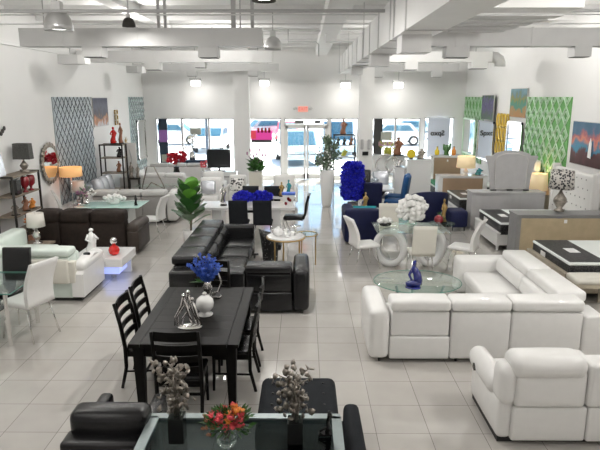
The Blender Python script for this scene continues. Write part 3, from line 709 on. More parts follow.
# grey sofa, left middle
t = T('reclining_sofa', 'grey leather sofa with pale headrests, beyond the brown sofa', 'sofa', -5.5, 14.35)
for a, w in ((.06, .62), (.69, .62), (1.32, .62)):
    nb(I).cush(a, a+w, 0, .28, .06, .70, .03).build('back_panel', 'gleather', t)
    nb(I).cush(a, a+w, -.02, .34, .71, .85, .05, (0, 0, .01)).build('headrest', 'gleather2', t)
    nb(I).cush(a, a+w, .28, .95, .15, .46, .06, (0, 0, .02)).build('seat_cushion', 'gleather2', t)
for a in (-.2, 1.96):
    nb(I).cush(a, a+.26, -.02, 1.0, .06, .52, .07, (.02, 0, .02)).build('armrest', 'gleather2', t)
    nb(I).cush(a, a+.26, -.04, .3, .4, .8, .09, (.01, 0, .02)).build('wing_cushion', 'gleather2', t)
MB().box(0, 2.0, .08, .9, 0, .07).build('plinth', 'blackmat', t)
def simple_sofa(label, x, y, rz, w, mt, mt2=None, h=.85, n=3, d=.9, group=None):
    mt2 = mt2 or mt; t = T('sofa', label, 'sofa', x, y, 0, rz, group)
    ww = (w-.4)/n
    nb(I).cush(-w/2, w/2, 0, .25, .06, h-.12, .04).build('back_panel', mt, t)
    for k in range(n):
        a = -w/2+.2+k*ww
        nb(I).cush(a, a+ww-.01, -.01, .28, h-.13, h, .05, (0, 0, .01)).build('headrest', mt2, t)
        nb(I).cush(a, a+ww-.01, .22, d, .2, .44, .06, (0, 0, .02)).build('seat_cushion', mt2, t)
        nb(I).cush(a, a+ww-.01, .2, .4, .42, h-.08, .07, (0, .03, 0)).build('back_cushion', mt2, t)
    for a in (-w/2, w/2-.2): nb(I).cush(a, a+.2, 0, d, .06, .6, .06, (0, 0, .02)).build('armrest', mt2, t)
    feet(t, I, ((-w/2+.06, .06), (w/2-.06, .06), (-w/2+.06, d-.06), (w/2-.06, d-.06)))
    return t
simple_sofa('pale grey sofa behind the grey one, back to the camera', -4.55, 17.2, 0, 2.2, 'gleather2', 'wleather', .92)
simple_sofa('white sofa far back in front of the left window', -4.4, 19.6, 0, 2.3, 'wleather', 'gleather2', .95)
simple_sofa('white sofa against the left wall below the portrait', -5.95, 18.8, -90, 1.0, 'wleather', None, .95, 1)
# silver satin chair with cushions near panel
t = T('lounge_sofa', 'shiny silver satin sofa with three back cushions by the left wall panel', 'sofa', -6.05, 16.6, 0, -90)
nb(I).cush(0, 1.25, .0, .25, .06, .86, .05).build('back_panel', 'silverfab', t)
for k in range(3):
    nb(I @ Matrix.Translation((.02+k*.41, .3, .44)) @ Matrix.Rotation(R(12), 4, 'X')).cush(0, .4, 0, .2, 0, .56, .08, (0, .06, 0)).build('back_cushion', 'silverfab', t)
nb(I).cush(0, 1.25, .25, .8, .15, .44, .06).build('seat_cushion', 'silverfab', t); feet(t, I, ((.1, .1), (1.15, .1), (.1, .7), (1.15, .7)), h=.15)
# round pouf chair beside grey sofa
t = T('swivel_chair', 'small white rounded chair beside the grey sofa, on dark base', 'chair', -3.42, 15.8)
nb(I).cush(-.28, .28, -.28, .28, .12, .42, .12, (0, 0, .03)).build('seat', 'wleather', t)
nb(I).cush(-.3, .3, -.36, -.16, .3, .72, .09, (0, .03, 0)).build('backrest', 'wleather', t)
MB().cyl((0, 0, 0), (0, 0, .13), .2, n=16).build('base', 'blackmat', t)

# ---------------------------------------------------------------- chairs
def ladder_chair():
    t = T('dining_chair', 'x', 'chair', 0, 0, group='black ladder-back dining chairs')
    nb(I).cush(-.22, .22, -.2, .24, .43, .48, .02, (0, 0, .008)).build('seat', 'bleather', t)
    MB().box(-.21, .21, -.19, .22, .37, .43).build('seat_frame', 'blackwood', t)
    for s_ in (-1, 1):
        MB().tube([(s_*.2, .2, .4), (s_*.205, .21, 0)], [.024, .018], 4).build('leg', 'blackwood', t)
        MB().tube([(s_*.225, -.26, 0), (s_*.225, -.2, .25), (s_*.225, -.2, .5), (s_*.225, -.235, .75), (s_*.225, -.29, 1.0)], [.021, .024, .026, .024, .02], 4).build('back_post', 'blackwood', t)
    for k in range(4):
        z = .56+k*.125; y = -.205-.085*(z-.5)/.5*1.0; hh = .045 if k < 3 else .065
        b = MB(); n = 6
        pts = [(-.21+.42*i/n, y-.03*math.sin(math.pi*i/n)) for i in range(n+1)]
        out = pts+[(p[0], p[1]+.018) for p in reversed(pts)]
        b.prism(out, z-hh/2, z+hh, 'Z').build('back_slat', 'blackwood', t)
    b = MB().box(-.205, .205, -.005, .015, .17, .195); b.tube([(-.2, .2, .2), (-.22, -.22, .2)], .012, 4).tube([(.2, .2, .2), (.22, -.22, .2)], .012, 4)
    b.build('stretcher', 'blackwood', t)
    return t
lc = ladder_chair(); lc.location = (-1.24, 5.36, 0); lc['label'] = 'black ladder-back chair at the near end of the black dining table'
again(lc, 'black ladder-back chair on the left of the black table, nearer one', -1.78, 6.05, 0, -90)
again(lc, 'black ladder-back chair on the left of the black table, farther one', -1.78, 6.62, 0, -90)
again(lc, 'black ladder-back chair on the right of the black table, nearer one', -.79, 5.98, 0, 90)
again(lc, 'black ladder-back chair on the right of the black table, farther one', -.79, 6.58, 0, 90)
again(lc, 'black ladder-back chair at the far end of the black dining table', -1.26, 7.22, 0, 180)
def slim_chair(mt, legs='chrome', curved=True, name='dining_chair'):
    """upholstered chair with tall back and thin metal legs; faces +y"""
    t = T(name, 'x', 'chair', 0, 0)
    nb(I).cush(-.21, .21, -.2, .24, .42, .49, .03, (0, 0, .012)).build('seat', mt, t)
    b = MB(); n = 8
    pts = []
    for i in range(n+1):
        z = .44+.56*i/n; y = -.19-.1*(i/n)+(.045*math.sin(math.pi*i/n*1.2) if curved else 0); pts.append((y, z))
    out = pts+[(p[0]-.055, p[1]) for p in reversed(pts)]
    b.prism(out, -.205, .205, 'X', True).build('backrest', mt, t)
    for sx in (-1, 1):
        MB().tube([(sx*.17, .16, .43), (sx*.21, .24, 0)], .011, 6).build('leg', legs, t)
        MB().tube([(sx*.17, -.16, .43), (sx*.21, -.27, 0)], .011, 6).build('leg', legs, t)
    return t
wc = slim_chair('wleather'); wc.location = (-3.76, 7.28, 0); wc.scale = (1.08, 1.08, 1.1); wc.rotation_euler.z = R(68); wc['label'] = 'white dining chair with chrome legs at the small glass table on the left'
wc['group'] = 'white slim dining chairs'
wc.scale = (1, 1, 1)
again(wc, 'curved white chair facing left at the aqua glass table', -3.5, 12.8, 0, 80)
again(wc, 'white chair at the left end of the aqua glass table', -5.7, 13.5, 0, -60)
again(wc, 'white chair with chrome legs left of the ring-based glass table', 1.16, 10.5, 0, -72)
again(wc, 'white chair with chrome legs right of the ring-based glass table', 2.99, 10.3, 0, 58)
wc.scale = (1.08, 1.08, 1.1)
bc = slim_chair('cleather', curved=False); bc.location = (2.12, 9.95, 0); bc['label'] = 'cream chair at the ring-based glass table, back to the camera'
again(bc, 'cream chair at the far side of the ring-based glass table', 1.8, 11.5, 0, 180)
kc = slim_chair('bleather', curved=False); kc.location = (-4.1, 6.62, 0); kc['label'] = 'black chair at the small glass table, cut by the left edge'; kc.rotation_euler.z = R(180); kc.location = (-4.3, 7.86, 0)
kd = slim_chair('charcoal', curved=False); kd.location = (-1.44, 12.45, 0); kd['label'] = 'charcoal chair at the long white table, left of the two near ones'
again(kd, 'charcoal chair at the long white table, right of the two near ones', -.91, 12.45)
again(kd, 'charcoal chair at the long white table, left of the two far ones', -1.35, 13.9, 0, 180)
again(kd, 'charcoal chair at the long white table, right of the two far ones', -.8, 13.9, 0, 180)
def cantilever(mt):
    t = T('dining_chair', 'x', 'chair', 0, 0)
    nb(I).cush(-.21, .21, -.22, .24, .42, .5, .03, (0, 0, .01)).build('seat', mt, t)
    pts = [(-.2, .44), (-.25, .6), (-.27, .8), (-.32, 1.0)]; MB().prism(pts+[(a-.05, b_) for a, b_ in reversed(pts)], -.2, .2, 'X', True).build('backrest', mt, t)
    MB().tube([(-.2, -.22, .42), (-.2, .22, .42), (-.2, .26, .36), (-.2, .1, .03), (-.2, -.25, .015), (.2, -.25, .015), (.2, .1, .03), (.2, .26, .36), (.2, .22, .42), (.2, -.22, .42)], .013, 6).build('cantilever_frame', 'chrome', t)
    return t
cc = cantilever('bleather'); cc.location = (-.22, 13.0, 0); cc.rotation_euler.z = R(84); cc['label'] = 'black cantilever chair at the right end of the long white table'
t = T('lounge_chair', 'black leather curved lounge chair just past the far left headrest of the black sectional', 'chair', -1.95, 11.75)
nb(I).cush(-.3, .3, -.3, .3, .2, .5, .1, (0, 0, .03)).build('seat', 'bleather', t); feet(t, I, ((-.2, -.2), (.2, -.2), (-.2, .2), (.2, .2)), h=.22)

# ---------------------------------------------------------------- tables
def legs4(t, x0, x1, y0, y1, h, r, mt, r2=None, n=4):
    for x in (x0, x1):
        for y in (y0, y1): MB().cyl((x, y, h), (x, y, 0), r, r2 or r, n, smooth=n > 4).build('leg', mt, t)
t = T('dining_table', 'black plank-top wooden dining table with tapered square legs', 'dining table', -1.22, 6.2)
top = MB()
for k in range(9):
    y = -.87+k*.1945; top.box(-.44, .44, y, y+.191, .722, .76)
top.box(-.56, -.445, -.885, .885, .72, .76).box(.445, .56, -.885, .885, .72, .76)
top.box(-.44, .44, -.885, -.874, .72, .76).box(-.44, .44, .874, .885, .72, .76).box(-.54, .54, -.86, .86, .705, .72)
top.build('table_top', 'blackwood', t)
MB().box(-.5, .5, -.82, -.79, .6, .705).box(-.5, .5, .79, .82, .6, .705).box(-.5, -.47, -.8, .8, .6, .705).box(.47, .5, -.8, .8, .6, .705).build('apron', 'blackwood', t)
for sx in (-1, 1):
    for sy in (-1, 1):
        b = MB(); x, y = sx*.475, sy*.79; a, c = .055, .038
        b.add([(x-a, y-a, .7), (x+a, y-a, .7), (x+a, y+a, .7), (x-a, y+a, .7), (x-c, y-c, 0), (x+c, y-c, 0), (x+c, y+c, 0), (x-c, y+c, 0)], [(0, 1, 2, 3), (4, 7, 6, 5), (0, 4, 5, 1), (1, 5, 6, 2), (2, 6, 7, 3), (3, 7, 4, 0)])
        b.build('leg', 'blackwood', t)
# near glass console table
t = T('display_table', 'steel framed glass table at the bottom centre holding vases', 'table', -.41, 3.42)
f = MB()
for a in ((-.71, .7, .57, .64), (-.71, .7, -.66, -.58)): f.box(a[0]-.09, a[1], a[2], a[3], .70, .75)
for a in (-.80, .63): f.box(a, a+.075, -.6, .6, .70, .75)
f.build('frame', 'steel', t)
MB().box(-.73, .64, -.59, .58, .725, .737).build('glass_top', 'glassd', t)
for x in (-.76, .665):
    for y in (-.62, .6): MB().box(x-.035, x+.035, y-.035, y+.035, 0, .7).build('leg', 'steel', t)
MB().box(-.72, .63, -.6, .6, .3, .325).build('lower_shelf', 'blackgloss', t)
# black seats around it
t = T('armchair', 'black leather armchair at the bottom left, back to the camera', 'armchair', -1.78, 3.62)
nb(I).cush(0, .60, 0, .2, .05, .69, .03).build('back_panel', 'bleather', t)
nb(I).cush(.02, .62, .14, .36, .52, .85, .06, (0, .02, .01)).build('back_cushion', 'bleather', t)
nb(I).cush(.12, .49, .3, .8, .2, .42, .06, (0, 0, .02)).build('seat_cushion', 'bleather', t)
for a in (0, .48): nb(I).cush(a, a+.12, .2, .9, .05, .62, .04).build('armrest', 'bleather', t)
t.location = (-1.82, 3.73, 0)
t = T('chaise_seat', 'charcoal tufted chaise with one long arm, beyond the steel framed glass table', 'seat', -.05, 4.8)
nb(I).cush(-.37, .37, -.5, .48, .18, .44, .07, (0, 0, .015), 12).build('seat_cushion', 'charcoal', t)
g = MB()
for ix in range(4):
    for iy in range(4): g.ball((-.24+ix*.16, -.3+iy*.2, .457), .014, .014, .006, 8)
g.build('tufting_button', 'blackmat', t)['kind'] = 'stuff'
feet(t, I, ((-.3, -.4), (.3, -.4), (-.3, .4), (.3, .4)), h=.18)
nb(I).cush(.395, .53, -1.5, -.3, .05, .60, .05, (.01, 0, 0)).build('armrest', 'charcoal', t)
nb(I).cush(.3, .5, -.5, -.25, .18, .4, .04).build('arm_link', 'charcoal', t)
# small glass dining table, left
t = T('dining_table', 'small glass dining table with chrome legs at the left edge', 'dining table', -4.33, 7.3)
MB().box(-.58, .58, -.47, .47, .74, .752).build('glass_top', 'glass', t)
e_ = MB().box(-.583, .583, -.474, -.47, .739, .753).box(-.583, .583, .47, .474, .739, .753).box(.58, .584, -.474, .474, .739, .753); e_.build('glass_edge', 'glassedge', t)
MB().box(-.5, .30, -.36, .38, .42, .435).build('lower_panel', 'blackgloss', t)
for x in (-.5, .47):
    for y in (-.38, .4): MB().cyl((x, y, 0), (x, y, .74), .028, n=12).build('leg', 'chrome', t)
# white coffee table with blue-lit glass well
t = T('coffee_table', 'white lacquer coffee table with a blue lit well, behind the mint sofa', 'coffee table', -3.62, 9.98)
MB().box(-.5, .42, -.42, .42, .27, .42).build('table_top', 'whiteg', t)
MB().box(-.02, .34, -.36, .1, .13, .27).build('lit_well', 'bluelit', t)
MB().cyl((.16, -.13, .13), (.16, -.13, 0), .05, n=14).build('pedestal', 'chrome', t)
MB().box(-.45, -.2, -.3, .3, 0, .27).build('side_panel', 'whiteg', t)
MB().box(-.2, .38, .2, .26, 0, .27).build('side_panel', 'whiteg', t)
# aqua glass dining table
t = T('dining_table', 'aqua tinted glass dining table behind the brown sofa', 'dining table', -4.45, 13.0)
nb(I).cush(-.72, .72, -.48, .48, .745, .77, .012).build('glass_top', 'frost', t)
for x in (-.35, .35): MB().box(x-.08, x+.08, -.25, .25, 0, .745).build('pedestal', 'whiteg', t)
# long white dining table
t = T('dining_table', 'long white lacquer dining table in the middle with blue flowers', 'dining table', -1.2, 13.0)
MB().box(-1.2, 1.0, -.42, .42, .70, .76).build('table_top', 'whiteg', t)
for x in (-.9, .43): MB().box(x, x+.22, -.3, .3, 0, .70).build('pedestal', 'whiteg', t)
# gold console by sectional
t = T('accent_table', 'gold legged glass table with tea things behind the black sectional', 'side table', -.33, 10.1)
MB().cyl((0, 0, .70), (0, 0, .72), .34, n=28).build('table_top', 'whiteg', t)
MB().tube([(.35*math.cos(a*.2244), .35*math.sin(a*.2244), .69) for a in range(28)], .015, 6, True).build('rim', 'gold', t)
for k in range(3): MB().cyl((.27*math.cos(k*2.09+.4), .27*math.sin(k*2.09+.4), .69), (.27*math.cos(k*2.09+.4), .27*math.sin(k*2.09+.4), 0), .014, n=8).build('leg', 'gold', t)
t = T('accent_table', 'small round gold glass side table right of the tea table', 'side table', .05, 10.65)
MB().cyl((0, 0, .62), (0, 0, .635), .22, n=24).build('glass_top', 'glass', t)
MB().tube([(.22*math.cos(a*.2618), .22*math.sin(a*.2618), .62) for a in range(24)], .012, 6, True).build('rim', 'gold', t)
for k in range(3): MB().cyl((.18*math.cos(k*2.09), .18*math.sin(k*2.09), .62), (.18*math.cos(k*2.09), .18*math.sin(k*2.09), 0), .012, n=8).build('leg', 'gold', t)
t = T('accent_chair', 'black shell chair with sparkling white specks beside the tea table', 'chair', -.60, 10.72)
b = MB(); prf = [(.2, 0), (.22, .3), (.25, .55), (.28, .72)]
vs = []; n = 16
for r_, h in prf:
    for i in range(n+1):
        a = math.pi*(.55+1.1*i/n); hh = h*(1-.35*abs(i/n-.5)*1.2); vs.append((r_*math.cos(a), r_*math.sin(a), hh))
        vs.append(((r_-.04)*math.cos(a), (r_-.04)*math.sin(a), hh))
w2 = 2*(n+1); fs = []
for k in range(3):
    for i in range(n):
        a = k*w2+2*i; fs += [(a, a+2, a+2+w2, a+w2), (a+1, a+1+w2, a+3+w2, a+3)]
for i in range(n): a = 3*w2+2*i; fs.append((a, a+2, a+3, a+1))
b.add(vs, fs, True).build('shell', 'speck', t); nb(I).cush(-.17, .17, -.17, .17, .3, .42, .05).build('seat', 'bleather', t)
MB().cyl((0, 0, 0), (0, 0, .3), .05, n=10).build('pedestal', 'chrome', t)
# ring base glass table
t = T('dining_table', 'glass dining table standing on two large white ring bases', 'dining table', 2.05, 10.6)
nb(I).cush(-.70, .66, -.5, .5, .75, .765, .007).build('glass_top', 'glassg', t)
for s_ in (-1, 1):
    b = MB(); k = 28; b.M = Matrix.Translation((s_*.38, 0, 0)) @ Matrix.Rotation(R(s_*22), 4, 'Z')
    vs = []; fs = []
    for i in range(k):
        a = 2*math.pi*i/k; cx, cz = math.cos(a), math.sin(a)
        for ro, yy in ((1, -.09), (1, .09), (.66, .09), (.66, -.09)): vs.append((.33*ro*cx, yy, .375+.375*(ro if ro == 1 else .72)*cz))
        for j in range(4): fs.append((i*4+j, i*4+(j+1) % 4, ((i+1) % k)*4+(j+1) % 4, ((i+1) % k)*4+j))
    b.add(vs, fs, True).build('ring_base', 'whiteg', t)
# oval glass coffee table
t = T('coffee_table', 'round clear glass coffee table inside the white sectional', 'coffee table', 1.74, 8.3)
MB().lathe([(0, .44), (.66, .44), (.665, .446), (.66, .452), (0, .452)], 40, sy=.86).build('glass_top', 'glassg', t)
MB().tube([(.664*math.cos(a*.157), .57*math.sin(a*.157), .446) for a in range(40)], .006, 5, True).build('glass_edge', 'glassedge', t)
MB().lathe([(0, .1), (.4, .1), (.405, .106), (.4, .112), (0, .112)], 30).build('lower_shelf', 'glassg', t)
for k in range(3):
    a = k*2.094+1.6; MB().tube([(.42*math.cos(a), .38*math.sin(a), .44), (.3*math.cos(a), .3*math.sin(a), .1), (.33*math.cos(a), .33*math.sin(a), 0)], .02, 8).build('leg', 'glassd' if 0 else 'steel', t)
# white low table between the navy sofas
t = T('coffee_table', 'low pale glass table between the navy sofas', 'coffee table', 2.14, 12.78)
MB().box(-.42, .42, -.28, .28, .39, .42).build('table_top', 'frost', t); legs4(t, -.36, .36, -.22, .22, .39, .02, 'chrome', n=8)
t = T('coffee_table', 'white table behind the navy sofa with gold figurines', 'coffee table', 1.7, 13.9)
MB().box(-.5, .4, -.3, .3, .4, .45).build('table_top', 'whiteg', t); legs4(t, -.42, .34, -.24, .24, .4, .025, 'whiteg')
t = T('dining_table', 'white dining table in front of the right window with blue chairs', 'dining table', 1.9, 15.6)
MB().box(-.5, .55, -.4, .45, .71, .76).build('table_top', 'whiteg', t)
for s_ in (-1, 1): MB().prism([(-.35, 0), (-.2, 0), (.35, .71), (.2, .71)], s_*.28-.04, s_*.28+.04, 'Y').prism([(.35, 0), (.2, 0), (-.35, .71), (-.2, .71)], s_*.28-.04, s_*.28+.04, 'Y').build('cross_leg', 'blackwood', t)
# end table + lamp left
t = T('end_table', 'dark end table between the mint sofa and the wall shelf', 'end table', -5.2, 10.7)
MB().box(-.25, .25, -.22, .22, .37, .41).build('table_top', 'shelfwood', t); legs4(t, -.2, .2, -.18, .18, .37, .02, 'iron')
t = T('end_table', 'small pale table by the wall panel carrying the white lamp', 'end table', -5.96, 14.75)
MB().box(-.25, .25, -.2, .2, .37, .41).build('table_top', 'whiteg', t); legs4(t, -.2, .2, -.15, .15, .37, .02, 'chrome')
# ---------------------------------------------------------------- navy seats
def tub_sofa(label, x, y, rz, w, d, h, mt, seg=18):
    t = T('curved_sofa', label, 'sofa', x, y, 0, rz)
    b = MB(); vs = []; n = seg
    for i in range(n+1):
        a = math.pi+math.pi*i/n; c, s_ = math.cos(a), math.sin(a); hh = h-.18*abs(i/n-.5)*2*abs(i/n-.5)*2
        for ro, z in ((1, .05), (1.0, hh*.6), (1.02, hh-.03), (.96, hh), (.86, hh-.03), (.8, .4), (.8, .05)): vs.append((w/2*ro*c, d*ro*s_+d*.5, z))
    for i in range(n):
        pass
    fs = [(i*7+j, i*7+(j+1) % 7, (i+1)*7+(j+1) % 7, (i+1)*7+j) for i in range(n) for j in range(7)]
    fs += [tuple(range(7)), tuple(n*7+j for j in range(6, -1, -1))]
    b.add(vs, fs, True).build('curved_back', mt, t)
    nb(I).cush(-w/2*.8, w/2*.8, -d*.25, d*.62, .12, .42, .08, (0, 0, .03)).build('seat_cushion', mt, t)
    feet(t, I, ((-w*.35, d*.3), (w*.35, d*.3), (-w*.25, -d*.2), (w*.25, -d*.2)))
    return t
t = T('lounge_sofa', 'navy velvet sofa left of the low glass table, back and side seen', 'sofa', .9, 12.2, 0, 0)
nb(I).cush(0, .80, 0, .28, .04, .78, .07, (0, .02, .01)).build('back_panel', 'navy', t)
nb(I).cush(0, .25, .2, 1.1, .04, .74, .07).build('armrest', 'navy', t)
nb(I).cush(.22, .78, .26, .5, .1, .42, .06).build('seat_cushion', 'navy', t)
tub_sofa('navy velvet curved sofa behind the white orchids', 3.3, 14.5, 0, .98, .6, .86, 'navy')
t = T('lounge_chair', 'navy velvet armless chair right of the curved navy sofa', 'chair', 3.78, 13.75)
nb(I).cush(-.22, .22, -.25, .3, .08, .5, .07).build('seat', 'navy', t); feet(t, I, ((-.15, -.2), (.15, -.2), (-.15, .2), (.15, .2)), h=.1)
def wing_chair(label, x, y, rz, mt, h=1.05):
    t = T('dining_chair', label, 'chair', x, y, 0, rz)
    nb(I).cush(-.24, .24, -.2, .28, .3, .48, .05, (0, 0, .02)).build('seat', mt, t)
    b = nb(Matrix.Translation((0, -.22, .4)) @ Matrix.Rotation(R(8), 4, 'X')); b.cush(-.24, .24, -.06, .06, 0, h-.4, .05, (0, .01, 0)).build('backrest', mt, t)
    legs4(t, -.19, .19, -.18, .22, .32, .018, 'blackwood')
    return t
wing_chair('navy velvet dining chair right of the tall blue flowers, back to camera', 1.80, 14.85, 0, 'navy')
wing_chair('bright blue velvet chair right of the navy one, seen from the side', 2.5, 15.25, 70, 'royal', 1.15)
wing_chair('bright blue velvet chair beyond the first, closer to the white pedestal', 2.62, 16.0, 70, 'royal', 1.1)
wing_chair('black upholstered chair at the far side of the white table, by the right column', 1.75, 16.5, 180, 'bleather', 1.1)
wing_chair('pale grey chair at the far side of the white table, right of the black one', 2.3, 16.6, 180, 'silverfab', 1.05)
# ---------------------------------------------------------------- bedroom side
def furn_back(name, label, cat, x0, x1, y, d, h, mback, mframe, rail=.09, legs=False, top=.035):
    """case piece seen from behind: backboard inset in a frame"""
    t = T(name, label, cat, (x0+x1)/2, y); w = (x1-x0)/2
    MB().box(-w+.01, w-.01, .02, d, .08, h-top).build('carcass', mframe, t)
    MB().box(-w, w, -.015, d+.02, h-top, h).build('top', mframe, t)
    MB().box(-w+rail, w-rail, .005, .02, .12, h-top-.04).build('back_board', mback, t)
    f = MB().box(-w, -w+rail, 0, .03, 0, h-top).box(w-rail, w, 0, .03, 0, h-top).box(-w, w, 0, .025, .06, .12)
    f.build('back_frame', mframe, t)
    MB().box(-w+.02, w-.02, .04, d-.04, 0, .08).build('plinth', mframe, t)
    nd = 3; nh = 3
    for i in range(nd):
        for j in range(nh):
            ww = (2*w-.06)/nd; hh = (h-top-.14)/nh
            dr = MB().box(-w+.03+i*ww+.01, -w+.03+(i+1)*ww-.01, d, d+.018, .1+j*hh, .1+(j+1)*hh-.015).build('drawer', mframe, t)
            MB().cyl((-w+.03+(i+.5)*ww, d+.018, .1+(j+.5)*hh), (-w+.03+(i+.5)*ww, d+.04, .1+(j+.5)*hh), .015, n=8).build('knob', 'chrome', dr)
    return t
t = furn_back('dresser', 'dresser seen from behind, oak back board and grey side, right', 'dresser', 4.22, 6.15, 11.0, .45, .93, 'tan2', 'greyfurn2')
MB().box(-.03, .03, 0, .004, .76, .83).build('paper_tag', 'label', t)
furn_back('dresser', 'grey dresser seen from behind carrying the tall mirror', 'dresser', 4.08, 5.85, 13.6, .45, .95, 'greyfurn', 'greyfurn', .05)
furn_back('dresser', 'white dresser with a tan back board and a lamp, right', 'dresser', 4.0, 5.45, 16.75, .45, .92, 'tan', 'whiteg', .13)
t = furn_back('chest', 'tall white chest with tan back board carrying yellow vases', 'chest', 4.3, 5.25, 18.9, .45, 1.3, 'tan', 'whiteg', .03)
t.rotation_euler.z = 0
MB().box(-.02, .03, 0, .004, 1.1, 1.17).build('paper_tag', 'label', t)
# tall dresser mirror from the back
t = T('dresser_mirror', 'tall grey mirror with flared shoulders standing on the grey dresser, from behind', 'mirror', 5.05, 13.82, .95)
out = [(-.47, 0), (-.5, .35), (-.56, .66), (-.64, .83), (-.62, .86), (-.47, .86), (-.40, .92), (-.22, .97), (0, .985), (.22, .97), (.40, .92), (.47, .86), (.62, .86), (.64, .83), (.56, .66), (.5, .35), (.47, 0)]
MB().prism(out, 0, .05, 'Y').build('frame', 'greyfurn', t)
inn = [(-.37, .06), (-.38, .4), (-.40, .74), (-.34, .85), (-.15, .91), (.15, .91), (.34, .85), (.40, .74), (.38, .4), (.37, .06)]
MB().prism(inn, -.02, 0, 'Y').build('back_board', 'greyfurn', t)
MB().tube([(a, -.02, c) for a, c in inn], .014, 6, True).build('back_moulding', 'gleather2', t)
MB().prism([(a*.95, c) for a, c in inn], .05, .055, 'Y').build('mirror_glass', 'mirror', t)
for x in (-.4, .0, .4): MB().box(x-.07, x+.07, -.035, -.02, .01, .035).build('bracket', 'blackmat', t)
# beds: foot at left, head by the right wall
def bed(label, x0, x1, y0, y1, frame, zf=.3, zm=.6, fh=.34, dark='mblack', cover=.5, hb=None):
    t = T('bed', label, 'bed', x0, (y0+y1)/2); w = (y1-y0)/2; L = x1-x0
    f = MB().box(-.06, 0, -w-.04, w+.04, .1, fh); f.box(-.07, .01, -w-.05, w+.05, fh, fh+.03); f.build('footboard', frame, t)
    for s_ in (-1, 1):
        yy = sorted((s_*w, s_*(w+.04))); MB().box(0, L, yy[0], yy[1], .12, fh-.02).build('side_rail', frame, t)
        MB().cyl((-.02, s_*(w-.02), .12), (-.02, s_*(w-.02), 0), .035, .025, 8).build('leg', frame, t)
    nb(I).cush(.01, L, -w+.01, w-.01, .14, zf+.1, .03).build('box_spring', dark, t)
    m_ = nb(I); m_.cush(.01, L, -w, w, zf+.1, zm-.035, .03); m_.build('mattress', dark, t)
    nb(I).cush(.0, L+.0, -w-.005, w+.005, zm-.05, zm, .024, (0, 0, .01)).build('mattress_top', 'mattress', t)
    c_ = MB().box(.03, cover, -w+.03, w-.03, zm, zm+.008); c_.build('foot_protector', 'mblack', t)
    MB().box(cover*.45, cover*.75, -.16, .12, zm+.008, zm+.012).build('product_label', 'label', t)
    MB().box(.0-.006, .004, w*.2, w*.45, zm-.16, zm-.08).build('side_label', 'label', t)
    if hb:
        y_a, y_b, hh = hb
    return t
b3 = bed('white bed with black and white mattress, between the two dressers', 4.16, 5.86, 11.75, 13.25, 'trim', .3, .60, .36)
b4 = bed('champagne wood bed with black bordered mattress, nearest on the right', 4.23, 6.1, 8.72, 10.2, 'champ', .3, .62, .42, cover=.62)
b2 = bed('bed with black and white mattress in front of the white dresser', 4.1, 5.84, 14.75, 16.1, 'trim', .3, .6, .3)
b1 = bed('bed with green and black mattress beside the tall chest', 4.02, 6.0, 17.4, 18.7, 'trim', .25, .52, .25)
MB().box(.02, .9, -.6, .6, .532, .55).build('green_cover', 'mgreen', b1)
# tufted headboard on the wall side
t = T('headboard', 'white button-tufted headboard against the right wall', 'headboard', 6.0, 12.62)
nb(I).cush(-.05, .1, -1.05, .85, 0, 1.62, .06, (.02, 0, 0), 12).build('padded_panel', 'whitem', t)
nb(I).cush(-.09, .1, -1.12, -1.0, .1, 1.68, .05).build('edge_wing', 'whitem', t); nb(I).cush(-.09, .1, .8, .92, .1, 1.68, .05).build('edge_wing', 'whitem', t)
g = MB()
for i in range(8):
    for j in range(6): g.ball((-.072, -.86+i*.21+(.1 if j % 2 else 0), .5+j*.2), .012, .016, .016, 6)
g.build('tufting_button', 'gleather', t)['kind'] = 'stuff'
t = T('upholstered_stool', 'cream cushioned stool at the foot of the nearest bed', 'stool', 4.46, 8.47)
nb(I).cush(-.3, .3, -.19, .19, .39, .49, .045, (0, 0, .02)).build('seat', 'cleather', t)
MB().box(-.28, .28, -.17, .17, .33, .4).build('apron', 'champ', t); legs4(t, -.25, .25, -.14, .14, .33, .025, 'champ', .018)
t = T('nightstand', 'cream nightstand by the right wall carrying the lit lamp', 'nightstand', 5.95, 14.28)
MB().box(-.22, .22, -.2, .2, .05, .80).build('carcass', 'champ', t)
for k in range(2): MB().box(-.235, -.22, -.17, .17, .12+k*.33, .4+k*.33).build('drawer', 'champ', t)
def cushion(label, x, y, z, rz, w, h, mt, tilt=20, grp=None):
    o = nb(Matrix.Rotation(R(-tilt), 4, 'X')).cush(-w/2, w/2, -.06, .06, 0, h, .05, (0, .05, 0)).build('cushion', mt)
    o.location = (x, y, z); o.rotation_euler = (0, 0, R(rz)); return tag(o, label, 'cushion', grp)
nb_ = T('bench', 'white upholstered bed headboard standing by the green panel', 'headboard', 5.98, 15.2)
nb(I).cush(-.08, .1, -.68, .75, 0, 1.62, .06, (.02, 0, 0)).build('padded_panel', 'whitem', nb_)
nb_.name = 'headboard.001'
t = T('bed', 'bed hidden behind the grey mirror, with pillows', 'bed', 5.2, 15.6); t.location = (5.3, 15.35, 0)
b2.location.x = 4.1
bpy.data.objects.remove(t)
cushion('white patterned pillow leaning on the bed behind the grey mirror', 5.75, 14.98, .62, 70, .5, .55, 'whitem', 12)
lamp_point(5.95, 14.28, 1.2, 9, .04, (1, .75, .35)); lamp_point(4.85, 16.98, 1.35, 5, .04, (1, .8, .5)); lamp_point(-5.88, 14.2, 1.38, 3, .04, (1, .65, .3))
bpy.data.objects[-1] if 0 else None
